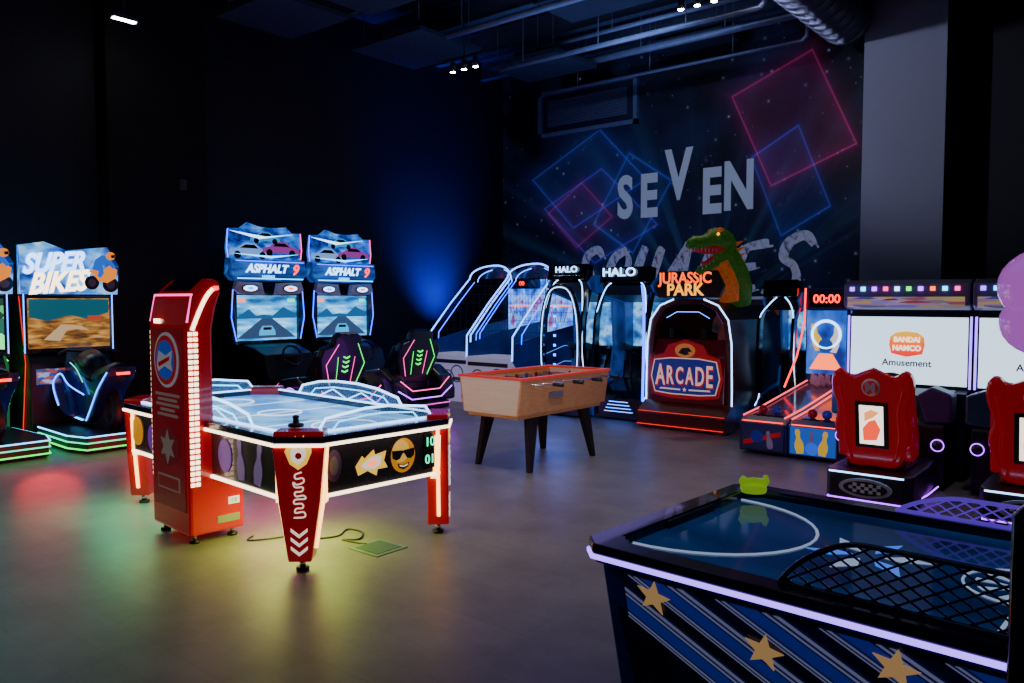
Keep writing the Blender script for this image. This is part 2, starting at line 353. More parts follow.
# ---------------------------------------------------------------- red air hockey table
th=thing('air_hockey_table',(-5.19,3.52,0),-4,'red air hockey table with white LEDs and tall score tower','air hockey table')
HL,HW=1.35,.71; c=.2
def octo(hl,hw,c): return [(-hl+c,-hw),(hl-c,-hw),(hl,-hw+c),(hl,hw-c),(hl-c,hw),(-hl+c,hw),(-hl,hw-c),(-hl,-hw+c)]
PANEL=M('dark_print_panel',(.02,.018,.03),.25,coat=.4)
G().prism(octo(HL-.07,HW-.05,c),.46,.78,PANEL,'z').ob('body',th,'dark glossy printed apron',bev=.008)
G().prism(octo(HL-.14,HW-.12,c*.8),.78,.795,art('hockey_field',[(.02,.09,.36),(.04,.28,.75),(.2,.6,1),(.03,.15,.5)],2.2,1.15,4,dist=.8),'z').ob('playfield',th,'glowing pale blue playing surface')
def ring(o,i,z0,z1,m,g):
    n=len(o); vs=[(x,y,z0) for x,y in o]+[(x,y,z0) for x,y in i]+[(x,y,z1) for x,y in o]+[(x,y,z1) for x,y in i]
    fs=[]
    for a in range(n):
        b_=(a+1)%n
        fs+=[(a,b_,n+b_,n+a),(2*n+a,2*n+b_,3*n+b_,3*n+a),(a,b_,2*n+b_,2*n+a),(n+a,n+b_,3*n+b_,3*n+a)]
    g.add(vs,fs,m); return g
ring(octo(HL,HW,c),octo(HL-.13,HW-.11,c*.8),.79,.835,NAVYD,G()).ob('rail',th,'dark glossy rim around the playfield',bev=.006)
ring(octo(HL+.006,HW+.006,c),octo(HL-.02,HW-.02,c),.772,.79,LW,G()).ob('rim_led_strip',th,'white LED line under the rim')
ring(octo(HL-.115,HW-.095,c*.8),octo(HL-.135,HW-.115,c*.8),.836,.847,LI,G()).ob('inner_led_strip',th,'icy blue LED line inside the rim')
ring(octo(HL-.055,HW-.035,c),octo(HL-.08,HW-.06,c),.445,.464,LW,G()).ob('apron_led_strip',th,'warm white LED line under the apron')
FLM=M('field_line',(.75,.88,1),em=1.8)
g=G(); 
for x in (-.55,0,.55): g.box((x,0,.797),(.012 if x==0 else .008,1.1,.002),FLM)
g.torus((0,0,.797),.16,.006,FLM,n=36,k=6)
for s in (-1,1): g.torus((s*.85,0,.797),.22,.006,FLM,n=30,k=6)
g.parts('field_line',th)
for sgn in (-1,1):
    y=sgn*(HW-.1)
    prof=[(-.72,.84),(-.66,.91),(-.4,.96),(-.15,.98),(.15,.98),(.4,.96),(.66,.91),(.72,.84)]
    gg=G().prism(prof,y-.006,y+.006,GLASS,'y').ob('side_guard',th,'clear acrylic guard')
    G().tube([(a,y,z) for a,z in prof],.010,LI,6).ob('led_edge',gg)
    prof2=[(-.55,.84),(-.48,.895),(-.2,.925),(.2,.925),(.48,.895),(.55,.84)]
    G().tube([(a,y+.01*sgn,z) for a,z in prof2],.006,LC,6).ob('led_inner_edge',gg)
    G().tube([(-.4,y,.842),(-.2,y,.91),(0,y,.842),(.2,y,.91),(.4,y,.842)],.005,LI,6).ob('led_zigzag',gg)
    x=sgn*(HL-.12)
    prof=[(-.46,.84),(-.40,.92),(-.1,.955),(.1,.955),(.40,.92),(.46,.84)]
    gg=G().prism(prof,x-.006,x+.006,GLASS,'x').ob('goal_guard',th,'clear acrylic guard over the goal')
    G().tube([(x,a,z) for a,z in prof],.009,LI,6).ob('led_edge',gg)
    G().tube([(x-.01*sgn,a*.75,.84+(z-.84)*.6) for a,z in prof],.006,LC,6).ob('led_inner_edge',gg)
    G().bb(x-.02*sgn-.01,x-.02*sgn+.01,-.16,.16,.795,.825,BLK).ob('goal_slot',th)
lg=G().prism([(-.15,.865),(.15,.865),(.155,.76),(.125,.44),(.07,.07),(-.07,.07),(-.125,.44),(-.155,.76)],-.05,.10,RED,'y').ob('leg',th,'tapered red corner leg with white print',bev=.012,loc=(HL-.14,-HW+.14,0),rz=45)
subs=[]
for s_ in (-1,1):
    subs.append(G().tube([(s_*.158,.02,.78),(s_*.132,.02,.44),(s_*.085,.02,.14)],.013,LWW,6).ob('leg_led_strip',lg))
    subs.append(G().prism([(.0,.72),(.07,.72),(.07,.42),(.01,.42)],s_*.152,s_*.137,LWW,'x').ob('leg_led_panel',lg))
W1=M('white_print',(.9,.88,.85),.5,em=.9,emc=(.95,.85,.75))
YP=M('yellow_print',(1,.6,.05),.5,em=1.)
FP=M('faint_print',(.25,.25,.28),.5)
for k in range(3):
    z=.28-k*.055; subs.append(G().prism([(-.05,z),(0,z-.04),(.05,z),(.05,z-.02),(0,z-.06),(-.05,z-.02)],-.054,-.05,W1,'y').ob('leg_chevron',lg))
subs.append(G().prism([(-.08,.745),(-.055,.80),(-.045,.765),(-.015,.84),(.0,.79),(.035,.845),(.04,.785),(.075,.80),(.08,.74),(.05,.67),(.0,.635),(-.05,.67)],-.054,-.05,YP,'y').prism([(-.045,.74),(-.02,.78),(.0,.75),(.03,.785),(.05,.735),(.03,.69),(.0,.665),(-.035,.69)],-.057,-.054,W1,'y').prism(ell(.003,.72,.02,.02,12),-.060,-.057,RED,'y').ob('leg_emblem',lg))
# handwriting-like vertical script: a wandering brush ribbon
sc=[(.02,.62),(-.02,.605),(-.015,.58),(.025,.585),(.03,.56),(-.01,.545),(-.03,.56),(-.02,.53),(.025,.53),(.02,.505),(-.02,.50),(-.015,.475),(.03,.48),(.04,.46),(-.02,.455),(-.025,.43),(.02,.43),(.025,.405),(-.015,.40),(-.02,.375),(.03,.38),(.035,.35),(-.03,.345)]
subs.append(G().tube([(x,-.053,z) for x,z in crom(sc,4)],.0048,W1,5).ob('leg_script',lg))
subs.append(G().cyl((0,.03,.07),(0,.03,.02),.02,CHR,n=12).cyl((0,.03,.02),(0,.03,0),.04,BLK).ob('levelling_foot',lg))
for (x,y,rz) in ((HL-.14,HW-.14,135),(-HL+.14,-HW+.14,-45),(-HL+.14,HW-.14,-135)):
    n=lg.copy(); COL.objects.link(n); n.location=(x,y,0); n.rotation_euler=(0,0,R(rz))
    for ch in subs: k=ch.copy(); COL.objects.link(k); k.parent=n
xe=HL-.068
SY=M('smiley_yellow',(1,.38,.01),.5,em=.45)
SYH=M('smiley_highlight',(1,.6,.08),.5,em=.6)
g=G().prism(ell(.16,.62,.10,.115,26),xe,xe+.004,SY,'x').prism(ell(.14,.65,.07,.075,20),xe+.0035,xe+.0045,SYH,'x')
g.prism([(.065,.66),(.15,.655),(.16,.65),(.17,.655),(.255,.66),(.25,.61),(.22,.592),(.19,.60),(.165,.635),(.155,.635),(.13,.60),(.10,.592),(.07,.61)],xe+.004,xe+.007,BLK,'x')
g.prism([(.11,.57),(.16,.555),(.21,.57),(.198,.54),(.16,.525),(.122,.54)],xe+.004,xe+.007,BLK,'x')
g.prism([(.125,.560),(.16,.550),(.195,.560),(.19,.550),(.16,.542),(.13,.550)],xe+.007,xe+.009,W1,'x')
g.ob('smiley_print',th,'round yellow smiley wearing sunglasses')
g=G(); g.prism([(-.22,.60),(-.17,.66),(-.15,.64),(-.08,.69),(-.07,.655),(.02,.67),(-.0,.61),(.03,.56),(-.05,.56),(-.06,.52),(-.13,.56),(-.20,.54)],xe,xe+.004,YP,'x')
g.prism([(-.18,.60),(-.12,.635),(-.07,.65),(-.02,.64),(-.03,.585),(-.08,.565),(-.15,.575)],xe+.004,xe+.006,W1,'x').prism([(-.14,.595),(-.10,.625),(-.05,.61),(-.09,.585)],xe+.006,xe+.008,LO,'x')
g.prism(ell(-.38,.63,.055,.1,20),xe,xe+.003,M('panel_violet_print',(.12,.06,.2),.4),'x').prism(ell(-.38,.63,.03,.06,16),xe+.003,xe+.005,FP,'x')
g.ob('logo_print',th)
G().bb(xe,xe+.006,.34,.44,.50,.74,BLKG).ob('score_window',th)
T('10',.09,LTEAL,th,(xe+.008,.39,.68),(90,0,90),name='score_digits'); T('01',.09,LTEAL,th,(xe+.008,.39,.56),(90,0,90),name='score_digits')
yn=-HW+.048
PR=M('panel_purple_print',(.12,.05,.3),.4,em=.3,emc=(.25,.05,.6))
PINP=M('panel_pin_print',(.25,.2,.4),.4,em=.14,emc=(.5,.35,.9))
g=G(); g.prism(ell(.44,.62,.09,.11,24),yn-.004,yn,PR,'y'); g.prism(ell(-1.0,.62,.1,.11,24),yn-.004,yn,SY,'y'); g.prism(ell(-.72,.60,.08,.10,24),yn-.004,yn,PR,'y')
g.prism(pinshape(.66,.49,.7,6),yn-.004,yn,PINP,'y'); g.prism(pinshape(.86,.49,.7,-8),yn-.004,yn,PINP,'y'); g.parts('side_print',th)
TX=.25; TL=-.35
tw=G().prism([(-.82,.06),(-.43,.06),(-.43,.40),(-.64,.43),(-.64,1.45),(-.61,1.60),(-.575,1.70),(-.585,1.78),(-.65,1.80),(-.78,1.68),(-.82,1.48)],TL,TX,RED,'x').ob('score_tower',th,'tall boxy red tower with LED columns',bev=.02)
g=G()
for k in range(28):
    z=.40+k*.0375
    for q in (0,1): g.bb(TX,TX+.007,-.81+q*.036,-.783+q*.036,z,z+.024,LW)
    g.bb(TL-.007,TL,-.81,-.765,z,z+.024,LW)
for k in range(10):
    a=k/9; y=-.775+a*.16; z=1.47+.26*math.sin(a*1.5)
    g.box((TX+.004,y,z),(.007,.045,.026),LW if k<8 else LR,(math.degrees(math.atan2(.27*1.5*math.cos(a*1.5),.16)),0,0))
o=g.ob('led_segments',tw,'column of small white LED squares'); o['kind']='stuff'
yf=-.82
G().tube([(TL+.01,-.81,1.50),(TL+.01,-.775,1.685),(TX-.01,-.775,1.685),(TX-.01,-.81,1.50)],.008,LPK,6).ob('top_led_strip',tw,'red-pink LED strip around the slanted top')
TRED=M('tower_deep_red',(.4,.004,.012),.35,em=.12,emc=(.6,.004,.02),coat=.3)  # emission replaces light that does not reach the tower face
cxm=(TL+TX)/2
RP=M('logo_ring_pale',(.6,.6,.7),em=.2)
g=G().bb(TL+.05,TX-.05,yf-.006,yf+.002,.22,1.46,TRED)
g.prism(ell(cxm,1.24,.19,.19,30),yf-.012,yf-.006,RP,'y').prism(ell(cxm,1.24,.17,.17,30),yf-.016,yf-.012,M('logo_ring_red',(.6,.01,.02),em=.2),'y').prism(ell(cxm,1.24,.135,.135,30),yf-.02,yf-.016,M('logo_disc_blue',(.02,.08,.6),em=.3),'y')
g.prism([(cxm-.12,1.20),(cxm-.09,1.30),(cxm+.02,1.27),(cxm+.12,1.31),(cxm+.10,1.22),(cxm+.12,1.17),(cxm,1.20),(cxm-.10,1.16)],yf-.024,yf-.02,RP,'y').prism([(cxm-.09,1.22),(cxm+.09,1.27),(cxm+.08,1.24),(cxm-.08,1.19)],yf-.028,yf-.024,RED,'y')
DP=M('dull_print',(.2,.02,.03),.5,em=.1,emc=(.5,.02,.05)); PT=M('panel_text_pale',(.6,.42,.38),.5,em=.12)
for k,(z,w_) in enumerate(((1.0,.19),(.965,.15),(.93,.18),(.895,.11),(.86,.16))): g.bb(cxm-w_,cxm+w_,yf-.010,yf-.006,z-.009,z+.009,PT)
g.prism(ell(cxm,.64,.17,.13,26),yf-.012,yf-.006,DP,'y').prism(star(cxm,.64,.12,.06,6),yf-.016,yf-.012,PT,'y').bb(cxm-.17,cxm+.17,yf-.010,yf-.006,.34,.44,PT).bb(cxm-.155,cxm+.155,yf-.013,yf-.010,.352,.428,TRED)
g.bb(cxm-.2,cxm-.1,yf-.006,yf,1.49,1.52,LW).ob('front_print',tw,'deep red printed panel with round blue logo')
G().box((cxm,-.71,1.75),(.40,.12,.012),BLKG,(43,0,0)).ob('console_display',tw)
for x in (TL+.07,TX-.07):
    for y in (-.76,-.49): G().cyl((x,y,.06),(x,y,.02),.015,CHR,n=10).cyl((x,y,.02),(x,y,0),.035,BLK).ob('tower_foot',tw)
G().bb(TX,TX+.005,-.63,-.47,.12,.17,FP).ob('rating_label',tw); G().bb(TX,TX+.005,-.55,-.47,.24,.29,W1).ob('rating_label',tw)
T('CE',.035,BLK,tw,(TX+.007,-.51,.265),(90,0,90),ext=.001)
def mallet(loc,mat,lab):
    g=G(); P=[(.0,.048),(.012,.05),(.02,.045),(.022,.02),(.05,.018),(.062,.022),(.07,.016),(.074,.001)]
    g.tube([(0,0,z) for z,r in P],[r for z,r in P],mat,24)
    o=g.ob('hockey_mallet'); o.location=loc; return top(o,lab,'mallet')
mallet((-4.15,2.93,.866),BLK,'black round air hockey mallet resting on the red table corner')
mallet((-6.1,3.2,.837),BLK,'black round air hockey mallet resting on the red table rim')
P=[(-4.88,3.08),(-4.82,3.0),(-4.74,3.1),(-4.66,3.28),(-4.52,3.3),(-4.42,3.45),(-4.5,3.6),(-4.36,3.62),(-4.25,3.5),(-4.33,3.42),(-4.2,3.44),(-4.12,3.46)]
top(G().tube([(a,b_,.007) for a,b_ in crom(P,4)],.006,BLK,8).ob('power_cable'),'thin black power cable curling across the floor','cable')
g=G().bb(-4.15,-3.87,3.33,3.6,0,.006,M('floor_socket_steel',(.20,.28,.24),.4,.5)).bb(-4.12,-3.9,3.36,3.57,.006,.009,M('floor_socket_lid',(.05,.10,.09),.5))
top(g.ob('floor_socket_cover'),'square steel floor socket lid set in the floor','floor socket')

# ---------------------------------------------------------------- foosball
WOOD=art('foosball_wood',[(.72,.34,.12),(.80,.42,.16),(.85,.48,.2)],3,.05,1,stretch=(1,6,12),rough=.3)  # brightened, faintly emissive: warm light put into the wood colour
WOOD2=art('foosball_wood_pale',[(.85,.66,.38),(.9,.72,.44),(.92,.76,.5)],3,.12,2,stretch=(1,5,10),rough=.35)  # end boards brightened by colour and weak emission
fb=thing('foosball_table',(-5.0,6.47,0),0,'wooden foosball table on black splayed legs','foosball table')
g=G(); hw,hl=.40,.74
g.prism([(hw,.90),(hw-.03,.90),(hw-.09,.58),(hw-.05,.56)],-hl,hl,WOOD,'y').prism([(-hw,.90),(-hw+.03,.90),(-hw+.09,.58),(-hw+.05,.56)],-hl,hl,WOOD,'y')
g.prism([(-hw+.02,.90),(hw-.02,.90),(hw-.07,.56),(-hw+.07,.56)],-hl-.005,-hl+.03,WOOD2,'y').prism([(-hw+.02,.90),(hw-.02,.90),(hw-.07,.56),(-hw+.07,.56)],hl-.03,hl+.005,WOOD2,'y')
g.bb(-hw+.08,hw-.08,-hl+.04,hl-.04,.52,.60,WOOD); g.ob('body',fb,bev=.006)
G().bb(-hw+.06,hw-.06,-hl+.03,hl-.03,.74,.76,M('pitch_green',(.05,.14,.09),.5)).ob('pitch',fb)
G().bb(hw-.022,hw-.008,-.3,-.08,.70,.76,FP).ob('side_label',fb)
ring([(-hw-.01,-hl-.01),(hw+.01,-hl-.01),(hw+.01,hl+.01),(-hw-.01,hl+.01)],[(-hw+.05,-hl+.05),(hw-.05,-hl+.05),(hw-.05,hl-.05),(-hw+.05,hl-.05)],.90,.92,M('foosball_rim_red',(.85,.05,.02),.35,em=.35,emc=(1,.06,.02)),G()).ob('top_rim',fb,'orange-red rim')
for sx in (-1,1):
    for sy in (-1,1):
        y0=sy*.44; a=sx*.27; b_=sx*.33
        vs=[(a-.03,y0-.08,.53),(a+.03,y0-.08,.53),(a+.03,y0+.08,.53),(a-.03,y0+.08,.53)]
        y2=y0+sy*.10
        vs+=[(b_-.025,y2-.025,0),(b_+.025,y2-.025,0),(b_+.025,y2+.025,0),(b_-.025,y2+.025,0)]
        G().add(vs,[(0,1,2,3),(7,6,5,4),(0,1,5,4),(1,2,6,5),(2,3,7,6),(3,0,4,7)],BLKM).ob('leg',fb,'black tapered leg',bev=.005)
for i in range(8):
    y=-.58+i*1.16/7; s=1 if i%2 else -1
    rd=G().cyl((-.52,y,.85),(.52,y,.85),.008,CHR,n=8).ob('rod',fb,'chrome rod')
    G().cyl((s*.52,y,.85),(s*.63,y,.85),.018,M('rod_handle',(.03,.03,.03),.4)).ob('handle',rd)
    for x in ([0] if i in(0,7) else [-.15,.15] if i in (1,6) else [-.2,0,.2]):
        m_=DRED if i%2 else BLUE
        G().box((x,y,.835),(.028,.018,.06),m_).sph((x,y,.875),.012,m_,8).box((x,y,.795),(.02,.03,.018),BLK).ob('player_figure',rd)

# ---------------------------------------------------------------- blue air hockey table (near)
nb=thing('air_hockey_table',(-.28,2.68,0),-3,'dark blue air hockey table with lilac rim and gold stars','air hockey table')
nb.scale=(1,1,.968)
hl,hw=1.16,.55
g=G(); SIDE=[(-hw+.0,.82),(-hw+.16,.12),(hw-.16,.12),(hw,.82)]
g.prism(SIDE,-hl+.12,hl-.12,M('navy_side_print',(.008,.02,.14),.3,coat=.3),'x')
g.prism([(-hl+.02,.82),(-hl+.22,.12),(-hl+.24,.12),(-hl+.24,.82)],-hw+.06,hw-.06,NAVYD,'y').prism([(hl-.02,.82),(hl-.22,.12),(hl-.24,.12),(hl-.24,.82)],-hw+.06,hw-.06,NAVYD,'y').ob('body',nb,'navy cabinet with sloping sides')
def rect(a,b,r=.06):
    return [(-a+r,-b),(a-r,-b),(a,-b+r),(a,b-r),(a-r,b),(-a+r,b),(-a,b-r),(-a,-b+r)]
ring(rect(hl+.03,hw+.03),rect(hl-.06,hw-.055),.842,.88,NAVYD,G()).ob('rail',nb,'glossy dark navy rim',bev=.008)
ring(rect(hl+.034,hw+.034),rect(hl+.0,hw+.0),.828,.840,LLI,G()).ob('rim_led_strip',nb,'violet LED strip around the rim')
G().prism(rect(hl+.02,hw+.02),.815,.828,NAVYD,'z').ob('rim_underside',nb)
G().prism(rect(hl-.05,hw-.045),.828,.845,art('near_field2',[(.004,.012,.06),(.005,.03,.14),(.01,.06,.24),(.02,.05,.14)],1.6,.26,7,dist=.5,rough=.06),'z').ob('playfield',nb,'glossy dark blue playing surface')
g=G(); FL=M('field_white_line',(.6,.7,.85),em=.5,emc=(.5,.65,.95)); zf=.8465
g.box((0,0,zf),(.01,.9,.003),FL).torus((0,0,zf),.17,.004,FL,k=4,n=40)
for s in (-1,1):
    g.tube([(s*(hl-.07)-s*.45*math.cos(R(a)),.40*math.sin(R(a)),zf) for a in range(-90,91,9)],.0055,FL,4)
g.parts('field_line',nb)
g=G()
for k in range(10):
    a=k*36; g.add([(.03*math.cos(R(a)),.03*math.sin(R(a)),zf),(.14*math.cos(R(a+8)),.14*math.sin(R(a+8)),zf),(.14*math.cos(R(a-6)),.14*math.sin(R(a-6)),zf)],[(0,1,2)],FL)
g.ob('centre_emblem',nb)
BG=M('field_blue_glow',(.06,.2,1),em=.9)
for cx in (-.45,.45):
    g=G()
    for k in range(6):
        a=k*60+15; g.add([(cx+.04*math.cos(R(a)),.04*math.sin(R(a)),zf),(cx+.12*math.cos(R(a+20)),.12*math.sin(R(a+20)),zf),(cx+.20*math.cos(R(a)),.20*math.sin(R(a)),zf),(cx+.10*math.cos(R(a-14)),.10*math.sin(R(a-14)),zf)],[(0,1,2,3)],BG if k%2 else FL)
    g.ob('field_emblem',nb)
for s in (-1,1): G().bb(s*(hl-.065)-.006,s*(hl-.065)+.006,-.17,.17,.846,.875,BLK).ob('goal_slot',nb)
def guard(parent,y,mat,lab,h):
    x0,x1,z0=-.52,.52,.88
    def hh(x):
        t=min((x-x0),(x1-x))/.24
        return h*min(1,math.sin(min(1,max(0,t))*math.pi/2)**.8) if t>0 else 0
    fr=[(x0+(x1-x0)*i/40,y,z0+hh(x0+(x1-x0)*i/40)) for i in range(41)]
    g=G().tube(fr,.008,mat,8).tube([(x0,y,z0+.006),(x1,y,z0+.006)],.008,mat,8)
    st=.036
    for sl in (.62,-.62):
        k=-60
        while k<60:
            seg=[]; b0=k*st
            for i in range(0,121):
                x=x0+(x1-x0)*i/120; z=sl*(x-0)+b0
                if 0<z<hh(x): seg.append((x,y,z0+z))
                elif seg: break
            if len(seg)>1: g.tube([seg[0],seg[-1]],.0032,mat,5)
            k+=1
    return g.ob('mesh_guard',parent,lab)
guard(nb,-hw+.03,M('guard_dark_blue',(.01,.025,.10),.2,coat=.4),'black lattice mesh guard',.16); guard(nb,hw-.03,M('lilac_lit_mesh',(.10,.05,.3),.3,em=.4,emc=(.2,.07,1)),'lilac-lit lattice mesh guard',.085)  # far guard's purple light is put into its colour and emission
angs=math.atan2(.16,.70)
def side_T(): return Matrix.Translation((0,-hw,.82))@Matrix.Rotation(angs,4,'X')
g=G(); g.T=side_T()
for x,z,r in ((-.92,-.085,.062),(-.56,-.16,.062),(-.2,-.085,.062),(.2,-.2,.062),(.6,-.1,.062),(.9,-.22,.062),(-.8,-.42,.05),(-.35,-.42,.055)):
    g.prism(star(x,z,r,r*.42,a0=80),-.010,-.006,GOLD,'y')
g.parts('star_decal',nb,'gold five-pointed star')
g=G(); g.T=side_T(); STW=M('pale_stripe',(.62,.68,.85),.4,em=.16,emc=(.45,.5,1)); STB=M('royal_stripe',(.01,.05,.6),.4,em=.10,emc=(.03,.08,1))
XL,XR,ZT,ZB=-1.03,1.03,-.03,-.70
def diag(b0,th_,m,y):
    sl=-.55
    def clip(bb_):
        xa=XL; za=bb_
        if za>ZT: xa=XL+(ZT-bb_)/sl; za=ZT
        xb=XL+(ZB-bb_)/sl; zb=ZB
        if xb>XR: xb=XR; zb=sl*(XR-XL)+bb_
        return xa,za,xb,zb
    A=clip(b0); B=clip(b0-th_)
    if A[0]>=A[2] or B[0]>=B[2]: return
    g.prism([(A[0],A[1]),(A[2],A[3]),(B[2],B[3]),(B[0],B[1])],y-.002,y,m,'y')
bq=-.08
while bq<1.2:
    diag(bq,.011,STW,-.003); diag(bq-.022,.007,STW,-.003); diag(bq-.038,.045,STB,-.002); diag(bq-.092,.006,STW,-.003); diag(bq-.106,.004,STW,-.003); bq+=.17
g.ob('stripe_print',nb,'fine diagonal white and blue stripes')['kind']='stuff'
for sx in (-1,1):
    for sy in (-1,1): 
        lgg=G().prism([(sy*(hw-.02),.815),(sy*(hw-.17),.815),(sy*(hw-.30),.06),(sy*(hw-.20),.06)],sx*(hl-.03),sx*(hl-.14),BLUE,'x').ob('leg',nb,'blue sloped corner leg',bev=.01)
        G().cyl((sx*(hl-.09),sy*(hw-.25),.06),(sx*(hl-.09),sy*(hw-.25),0),.03,BLK).ob('levelling_foot',lgg)
sp_=G().tube([(.085,-.66,0),(.085,-.66,.5),(.085,-.66,1.22),(.20,-.65,1.36),(.21,-.64,1.5),(.14,-.64,1.62)],[.022,.022,.02,.02,.02,.02],BLKG,14).ob('score_post',nb,'black upright post')
G().cyl((.085,-.66,0),(.085,-.66,.03),.08,BLK).bb(.065,.105,-.66,-.5,.3,.36,BLK).ob('post_base',sp_)
g=G(); PK=M('pink_lamp',(.5,.14,.55),.12,em=.6,emc=(.6,.14,.75),coat=.6)
g.sph((.125,-.64,1.735),.105,PK,28,(1,1,.85)).sph((.115,-.64,1.655),.09,PK,28,(1,1,.85)); g.ob('pink_lamp_head',sp_,'smooth rounded pink-purple glowing lamp')
g=G(); LM=M('lime_plastic',(.35,.75,.02),.35,em=.3,emc=(.45,.85,.02))
P=[(.0,.05),(.014,.054),(.026,.05),(.03,.035),(.034,.001)]
g.tube([(0,0,z) for z,r in P],[r for z,r in P],LM,24)
g.tube([(-.035,0,.025),(-.045,0,.05),(-.04,0,.065)],[.018,.016,.008],LM,10).tube([(.035,0,.025),(.05,0,.05),(.048,0,.07)],[.018,.016,.008],LM,10).tube([(-.035,0,.04),(0,0,.045),(.035,0,.04)],.016,LM,10)
m_=top(g.ob('hockey_mallet'),'lime yellow plastic pusher resting on the blue table rim','mallet'); m_.location=(-1.31,3.17,.853); m_.rotation_euler=(0,0,R(35))
# ---------------------------------------------------------------- bucket seat helper
def bucket(parent,y,z,sh,mats,w=.26,h=.72,lean=8):
    m,m2,acc=mats
    Q=Matrix.Translation((0,y,z))@Matrix.Rotation(R(lean),4,'X')
    g=G(); g.T=Q
    out=[(-w*.72,0),(-w*.95,.22*h/.72),(-w*1.08,.44*h/.72),(-w*.98,.54*h/.72),(-w*.6,.58*h/.72),(-w*.55,.68*h/.72),(-w*.36,h),(w*.36,h),(w*.55,.68*h/.72),(w*.6,.58*h/.72),(w*.98,.54*h/.72),(w*1.08,.44*h/.72),(w*.95,.22*h/.72),(w*.72,0)]
    g.prism(out,-.05,.06,m,'y')
    for s in (-1,1): g.prism([(.03,0),(.03,.50*h/.72),(.14,.48*h/.72),(.26,.24),(.24,0)],s*w*1.0,s*w*.78,m2,'x')
    g.T=Matrix.Translation((0,y,z))
    g.bb(-w*.85,w*.85,.02,.50,-.12,.02,m2)
    for s in (-1,1): g.prism([(.0,-.12),(.50,-.12),(.50,.08),(.2,.2),(0,.22)],s*w*1.06,s*w*.82,m,'x')
    g.bb(-w*.5,w*.5,.05,.4,-z+.12,-.10,BLK)
    return g.ob('seat',parent,sh,bev=.02),Q
SEATB=M('seat_vinyl',(.012,.012,.016),.35,coat=.2)
